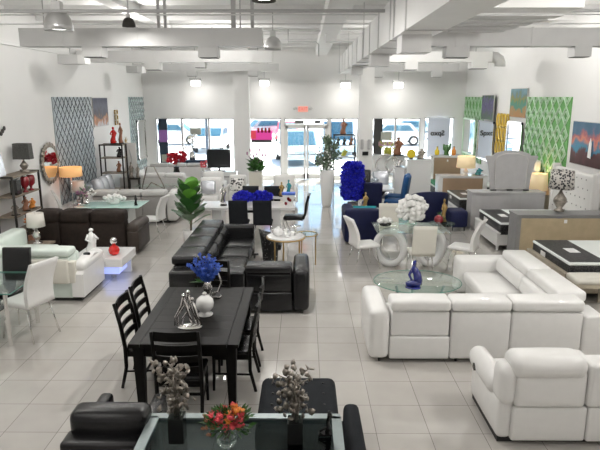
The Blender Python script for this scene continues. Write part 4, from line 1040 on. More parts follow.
# ---------------------------------------------------------------- shelves and pedestals
def etagere(label, x, y, rz, w, d, h, shelves, mt='iron', wood='shelfwood'):
    t = T('etagere', label, 'shelf unit', x, y, 0, rz)
    for sx in (0, w):
        for sy in (0, d): MB().box(sx-.018, sx+.018, sy-.018, sy+.018, 0, h).build('post', mt, t)
    for z in shelves: MB().box(0, w, 0, d, z-.03, z).build('shelf', wood, t)
    f = MB()
    for yy in (0, d): MB().box(0, w, yy-.015, yy+.015, h-.03, h).build('top_rail', mt, t)
    return t
etagere('black metal shelf unit with grey wood shelves at the left edge', -6.15, 11.1, 0, .37, 1.15, 1.66, (.45, .85, 1.25, 1.645))
etagere('tall black metal shelf unit with a red statue on top, left wall', -6.02, 16.75, 0, .66, .4, 1.84, (.5, 1.0, 1.45, 1.83))
etagere('low black shelf unit right of the tall one, on the left side', -5.3, 17.0, 0, .3, .1, .8, (.3, .79))
t = T('pedestal', 'white square pedestal in front of the right window', 'pedestal', 3.42, 17.0)
MB().box(-.36, .36, -.2, .2, 0, 1.35).build('column_body', 'whiteg', t); MB().box(-.38, .38, -.22, .22, 1.35, 1.40).build('cap', 'whiteg', t)
t = T('pedestal', 'lower white pedestal just left of the tall one', 'pedestal', 2.88, 17.2)
MB().box(-.14, .14, -.2, .2, 0, 1.1).build('column_body', 'whiteg', t); MB().box(-.16, .16, -.22, .22, 1.1, 1.14).build('cap', 'whiteg', t)
t = etagere('white and glass shelf unit with carvings beside the doors', 1.14, 21.6, 0, .8, .3, 1.82, (.5, 1.0, 1.42, 1.8), 'blackmat', 'whiteg')
t = T('display_shelf', 'white display shelf under the right window', 'shelf', 3.0, 21.5)
MB().box(-.4, 1.5, 0, .4, .3, 1.0).build('counter_body', 'whiteg', t)
MB().box(-.42, 1.52, -.02, .42, 1.0, 1.05).build('counter_top', 'whiteg', t)
# ---------------------------------------------------------------- vases, lamps, plants
def table_lamp(label, x, y, z, r, sh, hb, mtshade, mtbase, square=False, prof=None):
    t = T('table_lamp', label, 'lamp', x, y, z)
    prof = prof or [(.09, 0), (.09, .02), (.03, .04), (.06, hb*.3), (.09, hb*.5), (.04, hb*.75), (.02, hb*.85), (.012, hb)]
    MB().lathe(prof, 18).build('base', mtbase, t)
    if square:
        MB().add([(-r, -r*.55, hb), (r, -r*.55, hb), (r, r*.55, hb), (-r, r*.55, hb), (-r*.92, -r*.5, hb+sh), (r*.92, -r*.5, hb+sh), (r*.92, r*.5, hb+sh), (-r*.92, r*.5, hb+sh)], [(0, 1, 5, 4), (1, 2, 6, 5), (2, 3, 7, 6), (3, 0, 4, 7), (4, 5, 6, 7)]).build('lamp_shade', mtshade, t)
    else:
        MB().lathe([(r, 0), (r*.9, sh), (r*.88, sh), (r*.98, 0)], 28, z=hb).build('lamp_shade', mtshade, t)
        MB().cyl((0, 0, hb-.02), (0, 0, hb+sh+.02), .008, n=6).build('harp_rod', 'chrome', t)
    return t
table_lamp('lamp with black rectangular fibre shade on the left metal shelf', -5.95, 12.0, 1.647, .18, .33, .27, 'darkshade', 'dsilver', True)
table_lamp('lamp with off-white drum shade and silver base between mint and brown sofas', -5.2, 10.7, .41, .17, .26, .34, 'lampwhite', 'silver')
table_lamp('lamp with pale shade and crystal base on the small table by the wall panel', -5.96, 14.75, .41, .19, .28, .36, 'lampwhite', 'silver')
table_lamp('lamp with cream drum shade on the white tan-backed dresser', 4.85, 16.98, .921, .28, .34, .22, 'litshade2', 'white')
table_lamp('glowing cream shade lamp right of the grey mirror', 5.95, 14.28, .80, .22, .42, .1, 'litshade2', 'white')
table_lamp('lamp with black and white patterned shade and sculpted silver base on the oak-backed dresser', 5.13, 11.22, .962, .24, .36, .46, 'leopard', 'dsilver', False,
           [(.1, 0), (.1, .03), (.05, .06), (.13, .2), (.12, .26), (.05, .36), (.02, .42), (.012, .46)])
t = T('arc_lamp', 'glowing orange drum lamp hanging in front of the left wall panel', 'lamp', -5.88, 14.2)
MB().cyl((.0, 0, 0), (0, 0, .03), .14, n=20).build('base', 'chrome', t)
MB().tube([(0, 0, 0), (-.01, 0, .9), (0, 0, 1.45)], .012, 6).build('pole', 'chrome', t)
MB().lathe([(.27, 0), (.27, .23), (.26, .23), (.26, 0)], 28, z=1.25).build('lamp_shade', 'litshade', t)
MB().lathe([(0, 0), (.26, .005)], 20, z=1.26).build('diffuser', 'litshade', t)
t = T('wall_mirror', 'faceted triangular mirror leaning by the left edge shelf', 'mirror', -6.1, 11.9, 1.12)
t.location = (-5.98, 11.0, 1.67)
MB().prism([(-.5, 0), (.25, 0), (.12, .42), (-.02, .62)], 0, .03, 'X').build('mirror_glass', 'silverfab', t)
MB().tube([(.0, -.5, 0), (.0, -.02, .62), (.0, .25, 0)], .012, 5).build('frame', 'chrome', t)

def flowers(label, x, y, z, vase, vmt, parts, stems=None, name='flower_arrangement', cat='flowers'):
    """vase: lathe profile or None; parts: (name, material, centre, radii, count, size)"""
    t = T(name, label, cat, x, y, z)
    top = vase[-1][1] if vase else 0
    if vase: MB().lathe(vase, 18).build('vase', vmt, t)
    if stems:
        s_ = MB()
        for c, n in stems:
            for k in range(n): s_.tube([(rnd.uniform(-.015, .015), rnd.uniform(-.015, .015), top*.5), (c[0]*.5+rnd.uniform(-.05, .05), c[1]*.5+rnd.uniform(-.05, .05), (top+c[2])*.5), (c[0]+rnd.uniform(-.06, .06), c[1]+rnd.uniform(-.06, .06), c[2])], .004, 4)
        s_.build('stems', 'stem', t)
    for nm, mt, c, rr, cnt, sz in parts:
        b = MB()
        for k in range(cnt):
            while True:
                p = Vector([rnd.uniform(-1, 1) for _ in range(3)])
                if .2 < p.length < (1 if nm != 'blossom_mass' else 1.22): break
            q = Vector((c[0]+p.x*rr[0], c[1]+p.y*rr[1], c[2]+p.z*rr[2]))
            if nm == 'leaves':
                b.petal(q, (p.x, p.y, p.z*.6+.4), sz*rnd.uniform(.8, 1.3), sz*.45)
            elif mt == 'whitepetal' and cnt > 20:
                b.ball(q, sz*.4, sz*.34, sz*.36, 7, .2)
            else:
                for j in range(5):
                    a = j*1.257+k; d = Vector((math.cos(a), math.sin(a), .45)) + p.normalized()*.5
                    b.petal(q, d, sz*.5, sz*.5, .15)
                b.ball(q, sz*.24, n=6)
        b.build(nm, mt, t)
    return t
def coral(label, x, y, z, h, vh=.3):
    """dried silver lunaria branch in a square black vase"""
    t = T('branch_vase', label, 'vase', x, y, z)
    v = MB().box(-.055, .055, -.055, .055, 0, vh); v.build('vase', 'blackgloss', t)
    MB().box(-.048, .048, -.048, .048, vh, vh+.05).build('glass_collar', 'glass', t)
    s_ = MB(); g = MB()
    for k in range(4):
        a = k*1.57+rnd.uniform(-.4, .4); x1, y1 = .09*math.cos(a), .05*math.sin(a)
        pts = [(0, 0, vh*.5), (x1*.3, y1*.3, vh+(h-vh)*.35), (x1*(-.4), y1, vh+(h-vh)*.65), (x1+rnd.uniform(-.04, .04), y1, h*rnd.uniform(.85, 1))]
        s_.tube(pts, [.012, .011, .009, .004], 6)
    s_.build('branch', 'dsilver', t)
    for k in range(120):
        f_ = rnd.uniform(.0, 1)**.9; zz = vh+.03+(h-vh-.02)*f_; rad = .05+.075*math.sin(math.pi*min(1, f_*.95+.15)) if f_ < .35 else .045+.1*f_
        a = rnd.uniform(0, 6.28); rr_ = rad*rnd.uniform(.2, 1); c = Vector((rr_*1.25*math.cos(a)-.03*f_, rr_*.8*math.sin(a), zz)); r_ = rnd.uniform(.018, .032)
        nrm = Vector((rnd.uniform(-1, 1), rnd.uniform(-1, .2), rnd.uniform(-.3, .9))).normalized(); a1 = nrm.orthogonal().normalized(); b1 = nrm.cross(a1)
        n = 7; vs = [c+nrm*.002]+[c+(a1*math.cos(j*6.283/n)+b1*math.sin(j*6.283/n))*r_*(1 if j % 2 else .8) for j in range(n)]+[c-nrm*.003]
        g.add(vs, [(0, 1+j, 1+(j+1) % n) for j in range(n)]+[(n+1, 1+(j+1) % n, 1+j) for j in range(n)], True)
    g.build('pods', 'dsilver', t)['kind'] = 'stuff'
    return t
coral('square black vase with a dried silver branch, left one on the steel framed glass table', -.92, 3.7, .75, .61, .2)
coral('square black vase with a dried silver branch, right one on the steel framed glass table', -.06, 3.7, .75, .57, .17)
flowers('pink and orange bouquet in a clear round bowl on the steel framed glass table', -.55, 3.62, .75,
        [(.035, 0), (.07, .03), (.085, .07), (.07, .12), (.06, .13)], 'glass',
        [('leaves', 'leaf', (.02, 0, .2), (.17, .1, .09), 190, .055), ('pink_blossoms', 'pinkpetal', (.0, -.02, .24), (.16, .09, .08), 22, .08),
         ('orange_blossoms', 'orpetal', (.04, -.03, .28), (.08, .05, .05), 8, .08), ('bronze_blossoms', 'bronzepetal', (-.13, -.02, .19), (.06, .06, .08), 12, .045)], [((0, 0, .2), 8)])
t = T('figurine', 'small black sculpture standing on the steel framed glass table', 'figurine', .16, 3.78, .75)
MB().box(-.05, .05, -.03, .03, 0, .012).build('plinth', 'blackgloss', t)
MB().tube([(.01, 0, .01), (.03, 0, .05), (.02, 0, .1), (.035, 0, .15), (.03, 0, .19)], [.012, .022, .014, .02, .01], 8).tube([(-.04, 0, .02), (0, 0, .05), (.03, 0, .07)], .008, 6).build('figure', 'blackgloss', t)
t = T('trinket', 'small red patterned trinket at the bottom edge on the glass table', 'trinket', .16, 3.45, .75)
MB().lathe([(.03, 0), (.04, .02), (.03, .045), (0, .05)], 14).build('body', 'red', t); MB().tube([(.035*math.cos(k*.52), .035*math.sin(k*.52), .03) for k in range(12)], .004, 5, True).build('rim', 'white', t)
# on the black dining table
b_ = T('flower_arrangement', 'deep blue gladiolus spray in a silver swan vase on the black dining table', 'flowers', -1.19, 6.68, .762)
MB().lathe([(.06, 0), (.075, .015), (.03, .04), (.05, .1), (.07, .14), (.04, .19), (.045, .21)], 18).build('vase', 'silver', b_)
MB().tube([(.05, 0, .05), (.13, 0, .08), (.17, 0, .2), (.13, 0, .34), (.08, 0, .38)], [.02, .016, .012, .01, .006], 8).tube([(.06, -.02, .02), (.15, -.02, .01), (.17, -.02, .04)], .015, 6).build('swan_handle', 'silver', b_)
s_ = MB(); p_ = MB()
for k in range(11):
    a = -1.15+k*.23; tip = Vector((math.sin(a)*.22-.03, rnd.uniform(-.08, .08), .34+.2*math.cos(a)*rnd.uniform(.75, 1.1)))
    s_.tube([(0, 0, .18), tip*.6+Vector((0, 0, .06)), tip], .006, 5)
    for j in range(20):
        f_ = j/19; q = Vector((0, 0, .18)).lerp(tip, .2+.8*f_)+Vector([rnd.uniform(-.018, .018) for _ in range(3)])
        for i in range(3): p_.petal(q, (rnd.uniform(-1, 1), rnd.uniform(-1, 1), rnd.uniform(-.2, 1)), .034, .03)
s_.build('stems', 'blueflower2', b_); p_.build('blossoms', 'blueflower2', b_)
MB().petal((-.05, 0, .2), (-1, 0, .3), .18, .04).petal((-.04, 0, .2), (-.8, -.4, .5), .16, .04).build('leaves', 'leafd', b_)
t = T('sculpture', 'silver abstract couple sculpture on the black dining table, nearest ornament', 'sculpture', -1.27, 5.76, .762)
MB().lathe([(.14, 0), (.14, .012), (.05, .03)], 20, cx=.03, sy=.6).build('plinth', 'silver', t)
g = MB()
for dx, h_, sp in ((-.02, .34, -.13), (.03, .38, -.10), (.07, .30, -.05)):
    g.tube([(sp+.0, 0, .015), (sp-.01+.02, 0, h_*.35), (dx-.03, .01, h_*.7), (dx, 0, h_), (dx+.02, 0, h_*.8), (dx+.05, 0, h_*.4), (dx+.09, 0, .02)], [.009, .011, .015, .022, .02, .015, .012], 8)
    g.ball((dx, 0, h_+.02), .024, n=10)
g.build('figures', 'silver', t)
t = T('ball_vase', 'white spherical vase with a flared foot on the black dining table', 'vase', -1.13, 6.12, .762)
MB().lathe([(.085, 0), (.09, .01), (.035, .03), (.06, .05), (.098, .1), (.104, .14), (.092, .19), (.05, .225), (.02, .235)], 24).build('body', 'white', t)
MB().lathe([(.02, .23), (.035, .25), (.02, .27), (0, .28)], 12).build('lid', 'silver', t)

# figurines helper: smooth seated / standing abstract figure from lathe+tube
def statue(label, x, y, z, h, mt, name='statue', cat='statue', base='blackgloss', lean=.0, w=.12, plinth=True, mts=None):
    t = T(name, label, cat, x, y, z)
    if plinth: MB().lathe([(w*.9, 0), (w*.9, h*.04), (w*.6, h*.06)], 18).build('plinth', base, t)
    MB().tube([(0, 0, h*.04), (-w*.2, 0, h*.2), (lean*.2, 0, h*.42), (lean+w*.2, 0, h*.62), (lean*.6, 0, h*.8), (lean*.3, 0, h*.86)], [w*.75, w*.62, w*.45, w*.55, w*.28, w*.14], 12).tube([(lean*.6-w*.3, -w*.1, h*.76), (-w*.62, -w*.35, h*.58), (0, -w*.6, h*.5)], [w*.16, w*.13, w*.08], 7).tube([(lean*.6+w*.3, 0, h*.76), (w*.75, -w*.2, h*.62), (w*.35, -w*.5, h*.72)], [w*.16, w*.13, w*.08], 7).build('figure', mt, t)
    MB().ball((lean*.3, 0, h*.93), w*.28, w*.28, h*.075, 12).build('head', mt, t)
    return t
statue('white abstract figure standing on the white coffee table', -3.82, 9.9, .42, .48, 'white', 'statue', 'statue', 'white', -.03, .15)
statue('small silver bust on the white coffee table behind the mint sofa', -4.0, 9.55, .42, .2, 'silver', w=.07)
t = T('vase', 'red glass bottle vase with a clear round stopper on the white coffee table', 'vase', -3.42, 9.85, .42)
MB().lathe([(.05, 0), (.085, .03), (.10, .09), (.08, .15), (.035, .18), (.03, .2)], 20).build('body', 'red', t)
MB().ball((0, 0, .26), .065, .065, .065, 12).build('stopper', 'chrome', t)
t = T('statue', 'cobalt blue glazed kneeling figure on the round glass coffee table', 'statue', 1.62, 8.0, .453)
g = MB().tube([(.06, 0, .05), (.07, 0, .12), (.045, 0, .22), (.0, 0, .29), (-.0, 0, .33)], [.07, .065, .06, .05, .025], 12)
g.tube([(.07, -.02, .05), (0, -.04, .08), (-.09, -.02, .04)], [.06, .05, .035], 10).tube([(.06, .03, .05), (-.02, .04, .06), (-.1, .02, .035)], [.055, .045, .03], 10)
g.tube([(.04, -.04, .26), (.07, -.06, .17), (.0, -.07, .12)], [.028, .024, .018], 8).tube([(-.01, .04, .27), (-.06, .03, .18), (-.03, -.02, .12)], [.028, .022, .018], 8)
g.build('figure', 'blueglaze', t); MB().ball((.005, 0, .365), .034, .036, .042, 12).ball((.02, 0, .4), .018, .018, .016, 8).build('head', 'blueglaze', t)
MB().lathe([(.12, 0), (.12, .012), (.09, .02)], 18).build('base', 'blueglaze', t)
# left edge shelf contents
for i, (x, y) in enumerate(((-5.85, 11.75), (-5.85, 12.0))):
    t = T('goblet_vase', ['dark red goblet vase on the left metal shelf, nearer one', 'dark red goblet vase on the left metal shelf, farther one'][i], 'vase', x, y, 1.25, 0, 'red goblet vases')
    MB().lathe([(.06, 0), (.06, .015), (.02, .05), (.03, .09), (.085, .15), (.095, .24), (.08, .31), (.06, .33)], 16).build('body', 'dred', t)
t = T('box_vase', 'black square vase on the left metal shelf beside the red goblets', 'vase', -5.9, 11.45, 1.25)
MB().box(-.07, .07, -.09, .09, 0, .3).build('body', 'blackgloss', t)
for k, (y, mtt, h_, lb) in enumerate(((11.3, 'dsilver', .25, 'silver carved ornament on the middle shelf at the left edge'), (11.75, 'terracotta', .3, 'brown carved figure on the middle shelf at the left edge'), (12.05, 'orpetal', .22, 'orange brown ornament on the middle shelf at the left edge'))):
    statue(lb, -5.88, y, .85, h_, mtt, w=.1)
flowers('pale peach orchid beside the lamp with the off-white shade', -5.45, 11.0, .0, [(.07, 0), (.09, .3), (.07, .5)], 'terracotta', [('blossoms', 'orpetal', (.0, 0, .78), (.13, .1, .1), 10, .08), ('white_blossoms', 'whitepetal', (.05, 0, .72), (.13, .1, .12), 9, .08)], [((0, 0, .75), 5)])
# tall shelf contents
statue('red standing statue on top of the tall black shelf', -5.65, 16.95, 1.84, .5, 'red', w=.13)
statue('dark bronze tall statue beside the red one on the shelf', -5.45, 17.0, 1.84, .62, 'terracotta', w=.09)
statue('black ornament on the upper shelf of the tall black unit', -5.5, 16.95, 1.45, .3, 'blackgloss', w=.12)
statue('brown ornament on the middle shelf of the tall black unit', -5.55, 16.95, 1.0, .33, 'terracotta', w=.1)
statue('silver ornament on the low black shelf unit, left', -5.22, 17.05, .79, .5, 'dsilver', w=.1)
statue('second silver ornament on the low black shelf unit, right', -5.02, 17.05, .79, .45, 'dsilver', w=.08)
t = T('canvas_stand', 'white panel with grey drawing leaning in the tall black shelf', 'panel', -5.3, 17.2, .85)
MB().box(-.14, .22, 0, .03, 0, 1.0).build('panel', 'zebra' if 0 else 'whitem', t); MB().tube([(0, -.01, .2), (.08, -.01, .5), (.02, -.01, .8)], .015, 5).build('drawing', 'greyfurn', t)
flowers('mauve and white orchids in a clear vase on the aqua table, left end', -4.98, 12.75, .77, [(.06, 0), (.07, .05), (.05, .16)], 'silver', [('mauve_blossoms', 'mauve', (-.08, 0, .28), (.14, .08, .1), 13, .09), ('white_blossoms', 'whitepetal', (.12, 0, .3), (.1, .08, .1), 8, .08), ('leaves', 'leafg', (0, 0, .28), (.1, .08, .14), 20, .1)], [((0, 0, .26), 6)])
flowers('low mound of white roses on the aqua glass table', -4.42, 13.0, .77, [(.1, 0), (.13, .05), (.12, .07)], 'white', [('blossoms', 'whitepetal', (0, 0, .13), (.26, .12, .08), 55, .13)])
statue('small black bottle ornament at the right end of the aqua table', -3.86, 12.8, .77, .24, 'blackgloss', 'bottle', 'bottle', w=.05)
t = T('display_stand', 'chrome and glass triangle display stand behind the grey sofa', 'display stand', -4.3, 16.2)
MB().tube([(-.5, 0, .2), (-.2, 0, 1.25), (0, 0, 1.25), (.3, 0, .6), (.2, 0, .2)], .02, 6).tube([(-.42, 0, .4), (-.1, 0, .8), (.3, 0, .6)], .02, 6).build('frame', 'dsilver', t)
nb(I).cush(-.55, .62, -.3, .3, .70, .72, .01).build('glass_top', 'glass', t)
for x in (-.5, .3, .55): MB().cyl((x, 0, 0), (x, 0, .7), .025, n=8).build('leg', 'chrome', t)
MB().box(-.5, .55, -.2, .2, .0, .08).build('base', 'greyfurn2', t)
flowers('deep red flowers in a black vase near the left window', -4.13, 18.3, .55, [(.1, 0), (.12, .2), (.08, .4), (.1, .45)], 'blackgloss', [('blossoms', 'redpetal', (-.12, 0, .7), (.17, .12, .15), 26, .2), ('right_blossoms', 'redpetal', (.17, 0, .75), (.16, .12, .17), 26, .2)], [((0, 0, .6), 6)])
t = T('console_table', 'low white console under the red flowers', 'console table', -4.1, 18.3)
MB().box(-.5, .5, -.2, .2, .5, .55).build('table_top', 'whiteg', t); legs4(t, -.45, .45, -.15, .15, .5, .02, 'chrome')
flowers('small pink flowers beside the dark television', -3.36, 18.92, .78, [(.05, 0), (.06, .12)], 'white', [('blossoms', 'pinkpetal', (0, 0, .25), (.13, .1, .14), 18, .11)])
flowers('pale dried sprays in a silver vase in the left window', -4.1, 20.85, .95, [(.1, 0), (.12, .1), (.08, .3)], 'silver', [('leaves', 'cleather', (0, 0, .6), (.22, .15, .28), 60, .14)], [((0, 0, .7), 10)])
t = T('console_table', 'dark blue console at the left window carrying the dried sprays', 'console table', -4.1, 20.85)
MB().box(-.55, .55, -.2, .2, .0, .95).build('body', 'darkpanel', t)
t = T('television', 'dark blank television on a white stand in front of the left window', 'television', -2.84, 18.95, .78)
MB().box(-.39, .39, -.03, .03, .1, .72).build('screen', 'screen', t); MB().box(-.2, .2, -.1, .1, 0, .02).box(-.03, .03, -.02, .02, 0, .12).build('stand', 'blackmat', t)
t = T('media_console', 'white media console below the television', 'console', -2.84, 18.95)
MB().box(-.6, .6, -.22, .22, 0, .78).build('body', 'whiteg', t); MB().box(-.55, .55, -.235, -.22, .6, .62).build('groove', 'blackmat', t)
def tub_chair(label, x, y, rz, mt='wleather'):
    t = T('armchair', label, 'armchair', x, y, 0, rz, None)
    nb(I).cush(-.3, .3, -.25, .35, .14, .44, .07, (0, 0, .02)).build('seat', mt, t)
    nb(I).cush(-.33, .33, .25 if 0 else -.4, -.2, .14, .88, .08, (0, .02, .01)).build('backrest', mt, t)
    for s_ in (-1, 1): nb(I).cush(min(s_*.3, s_*.42), max(s_*.3, s_*.42), -.36, .35, .12, .6, .05).build('armrest', mt, t)
    feet(t, I, ((-.3, -.3), (.3, -.3), (-.3, .3), (.3, .3)), h=.14); return t
tub_chair('white armchair right of the fiddle leaf plant, facing the camera', -2.75, 16.4, 180)
tub_chair('white armchair behind the black-patterned cushion', -2.02, 17.0, 180).scale = (.8, .8, 1)
tub_chair('white armchair below the television, farther back', -2.9, 17.8, 180)
tub_chair('white armchair right of the cream planter', -.6, 17.0, 180)
cushion('black and white patterned cushion on the white armchair', -1.98, 16.62, .48, 0, .42, .38, 'zebra', 15)
cushion('plain grey white cushion on the armchair beside the plant', -2.75, 16.1, .48, 0, .42, .38, 'silverfab', 15)
# fiddle leaf fig
t = T('potted_plant', 'large green broad-leaved plant behind the black sectional', 'plant', -2.5, 12.2)
MB().lathe([(.15, 0), (.18, .3), (.17, .32)], 20).build('planter', 'white', t)
MB().tube([(0, 0, .25), (.02, 0, .7), (-.02, 0, 1.1), (0, 0, 1.35)], .022, 8).build('trunk', 'stem', t)
def bigleaf(b, base, d, L, w, droop=.25):
    d = Vector(d).normalized(); side = d.cross(Vector((0, 0, 1))); side = side.normalized() if side.length > .1 else Vector((1, 0, 0)); up = side.cross(d)
    prof = [(.0, .05), (.2, .55), (.45, .95), (.65, 1.0), (.85, .7), (1, .08)]; vs = []
    for f_, ww in prof:
        c = Vector(base)+d*L*f_-Vector((0, 0, 1))*droop*L*f_*f_
        vs += [c-side*w/2*ww+up*.02*L, c-up*.02*L, c+side*w/2*ww+up*.02*L]
    fs = []
    for i in range(5): fs += [(3*i, 3*i+1, 3*i+4, 3*i+3), (3*i+1, 3*i+2, 3*i+5, 3*i+4)]
    b.add(vs, fs, True)
lb_, ld_ = MB(), MB(); leaves = []
for k in range(34):
    f_ = k/33; a = k*137.5; z = .5+.75*f_; leaves.append((a, z, .75+1.3*f_, .44-.08*f_))
for k, (a, z, el, L) in enumerate(leaves):
    b = lb_ if k > 21 and k % 2 or k > 30 else ld_; ca, sa = math.cos(R(a)), math.sin(R(a))
    ld_.tube([(0, 0, z-.08), (ca*.07, sa*.07, z)], .008, 4)
    bigleaf(b, (ca*.09, sa*.09, z), (ca, sa*.8, el), L, .3, .2)
lb_.build('young_leaves', 'leafb', t, 'bright green young leaves'); ld_.build('leaves', 'leafd', t)
# cream ribbed planter with fern
t = T('potted_plant', 'leafy green fern in a cream ribbed planter beside the left column', 'plant', -1.42, 16.75)
g = MB()
for k in range(10): g.box(-.19+k*.038, -.165+k*.038, -.2, .2, .62, 1.05)
g.box(-.185, .185, -.185, .185, .6, 1.04); g.build('planter', 'cleather', t); MB().box(-.22, .22, -.2, .2, 0, .6).build('stand', 'whiteg', t)
g = MB()
for k in range(160): g.petal((rnd.uniform(-.12, .12), rnd.uniform(-.1, .1), 1.05+rnd.uniform(0, .28)), (rnd.uniform(-1, 1), rnd.uniform(-1, 1), rnd.uniform(.1, 1.2)), .22, .07)
g.build('leaves', 'leaf', t)
g = MB()
for k in range(7): g.tube([(0, 0, 1.2), (-.25+k*.09, rnd.uniform(-.1, .1), 1.55+.1*math.sin(k*2))], .008, 4); g.ball((-.25+k*.09, 0, 1.58+.1*math.sin(k*2)), .03, .03, .06, 6)
g.build('seed_heads', 'mauve', t)
# ornaments on long white table
for i, x in enumerate((-1.42, -.98)):
    flowers(['royal blue hydrangea mound on the long white table, left one', 'royal blue hydrangea mound on the long white table, right one'][i], x, 13.0, .76, [(.08, 0), (.1, .06)], 'white', [('blossoms', 'blueflower', (0, 0, .17), (.24, .14, .12), 150, .13)])
t = statue('silver figure on a black base on the long white table, left end', -1.85, 12.85, .76, .5, 'silver', w=.09)
statue('gold figurine behind the right end of the long white table', -.56, 14.1, .76, .36, 'gold', w=.09)
statue('blue grey figurine behind the right end of the long white table', -.38, 14.1, .76, .42, 'teal', w=.09)
t = T('display_shelf', 'narrow pale console behind the long white table holding figurines', 'console', -.5, 14.15)
MB().box(-.3, .3, -.12, .12, .7, .76).build('table_top', 'whiteg', t); legs4(t, -.26, .26, -.09, .09, .7, .015, 'chrome')
t = T('square_vase', 'red white and blue patterned square vase on the long white table', 'vase', -.35, 12.85, .76)
MB().add([(-.09, -.07, 0), (.09, -.07, 0), (.09, .07, 0), (-.09, .07, 0), (-.15, -.1, .3), (.15, -.1, .3), (.15, .1, .3), (-.15, .1, .3)], [(0, 1, 5, 4), (1, 2, 6, 5), (2, 3, 7, 6), (3, 0, 4, 7), (0, 3, 2, 1)]).build('body', 'white', t)
g = MB()
for k in range(7): g.ball((rnd.uniform(-.08, .08), -.098, rnd.uniform(.04, .24)), .035, .01, .04, 6)
g.build('painted_flowers', 'dred', t); MB().box(-.152, .152, -.105, -.1, .26, .3).box(-.152, .152, -.1, .1, .3, .305).build('rim', 'blueflower2', t)
# tea things on accent table
t = T('teapot', 'white teapot on the gold legged glass table', 'teapot', -.47, 10.1, .72)
MB().lathe([(.05, 0), (.09, .03), (.1, .08), (.07, .13), (.03, .14), (.03, .16), (0, .18)], 18).build('body', 'white', t)
MB().tube([(.08, 0, .05), (.14, 0, .09), (.15, 0, .14)], [.02, .014, .01], 8).build('spout', 'white', t); MB().tube([(-.08, 0, .12), (-.14, 0, .1), (-.12, 0, .04), (-.08, 0, .04)], .01, 6).build('handle', 'white', t)
for i, (x, y) in enumerate(((-.3, 10.0), (-.2, 10.12), (-.33, 10.3))):
    t = T('tea_cup', ['white tea cup nearest the front on the gold legged table', 'white tea cup rightmost on the gold legged table', 'white tea cup behind the teapot on the gold legged table'][i], 'cup', x, y, .72, 0, 'white tea cups')
    MB().lathe([(.055, 0), (.06, .01), (.02, .012), (.03, .03), (.045, .07), (.04, .07), (.02, .03)], 14).build('cup', 'white', t)
t = T('silver_dish', 'polished silver tiered dish on the gold legged table', 'dish', -.15, 10.28, .72)
MB().lathe([(.05, 0), (.02, .02), (.015, .12), (.09, .13), (.1, .15)], 16).build('dish', 'chrome', t)
# tall vase with tree
t = T('potted_tree', 'leafy green tree in a tall white vase beside the glass doors', 'plant', .68, 16.7)
MB().lathe([(.12, 0), (.15, .1), (.2, .8), (.21, 1.08), (.19, 1.1)], 24).build('vase', 'white', t)
g = MB()
for k in range(4): g.tube([(0, 0, 1), (rnd.uniform(-.05, .05), 0, 1.3), (-.25+.17*k, rnd.uniform(-.1, .1), 1.6+.12*(k % 2)+.3*(k > 1))], .012, 5)
g.build('branches', 'stem', t)
g = MB()
for c, r_, n in (((-.15, 0, 1.4), .2, 130), ((.12, 0, 1.75), .2, 150), ((.22, 0, 1.5), .15, 90), ((-.02, 0, 1.25), .2, 90), ((.0, 0, 1.95), .12, 60)):
    for k in range(n):
        p = Vector((rnd.gauss(0, .5), rnd.gauss(0, .5), rnd.gauss(0, .55)))*r_; g.petal(Vector(c)+p, (rnd.uniform(-1, 1), rnd.uniform(-1, 1), rnd.uniform(-.3, 1)), .12, .06)
g.build('leaves', 'leafg', t)
g = MB()
for k in range(26): g.ball((rnd.uniform(-.25, .2), rnd.uniform(-.2, -.05), rnd.uniform(1.15, 1.8)), .025, n=6)
g.build('pale_blossoms', 'whitepetal', t)
t = flowers('towering mass of royal blue blossoms on a low stand in the middle right', 1.27, 14.75, .0, [(.16, 0), (.18, .2), (.12, .5)], 'dsilver',
        [('blossom_mass', 'blueflower', (0, 0, 1.05), (.28, .17, .5), 900, .14)], [((0, 0, .8), 6)])
# navy area
t = T('teal_tray', 'teal glazed tray on the white table behind the navy sofa', 'tray', 1.5, 13.8, .45)
MB().add([(-.25, -.13, 0), (.2, -.13, 0), (.25, .13, 0), (-.2, .13, 0), (-.32, -.18, .09), (.27, -.18, .09), (.32, .18, .09), (-.27, .18, .09)], [(0, 3, 2, 1), (0, 1, 5, 4), (1, 2, 6, 5), (2, 3, 7, 6), (3, 0, 4, 7)]).build('dish', 'teal', t)
t = statue('gold figurine by the base of the tall blue flowers', 1.3, 13.9, .45, .42, 'gold', w=.1)
t.location = (1.55, 14.05, .45)
statue('gold seated figurine on the low pale table, right of the teal tray', 1.9, 12.8, .42, .42, 'gold', w=.1)
flowers('red roses on the low pale table behind the white orchids', 2.22, 12.85, .42, [(.06, 0), (.07, .15)], 'silver', [('blossoms', 'redpetal', (0, 0, .26), (.1, .08, .1), 14, .1)])
flowers('big round ball of white orchids in a glass vase on the ring-based table', 2.06, 10.62, .768, [(.07, 0), (.09, .08), (.11, .2), (.1, .22)], 'glass', [('blossoms', 'whitepetal', (0, 0, .36), (.27, .2, .25), 170, .15), ('leaves', 'leafd', (0, 0, .32), (.17, .12, .17), 24, .1)], [((0, 0, .35), 10)])
flowers('low white flower tray on the ring-based glass table, left', 1.58, 10.75, .768, [(.1, 0), (.12, .04)], 'blackgloss', [('blossoms', 'whitepetal', (0, 0, .09), (.15, .08, .05), 22, .1)])
t = statue('gold and silver ornament group on a stand right of the ring-based table', 3.02, 12.0, .55, .52, 'gold', w=.09)
t2 = flowers('dark red round vase ornament beside the gold figures, right of the white orchids', 2.88, 11.85, .55, [(.05, 0), (.1, .08), (.09, .16), (.03, .2)], 'dred', [('leaves', 'leafd', (0, 0, .16), (.1, .08, .06), 12, .08)])
t = T('end_table', 'dark glass end table holding gold and red ornaments, middle right', 'end table', 2.98, 11.95)
MB().cyl((0, 0, .53), (0, 0, .55), .27, n=24).build('table_top', 'glassd', t)
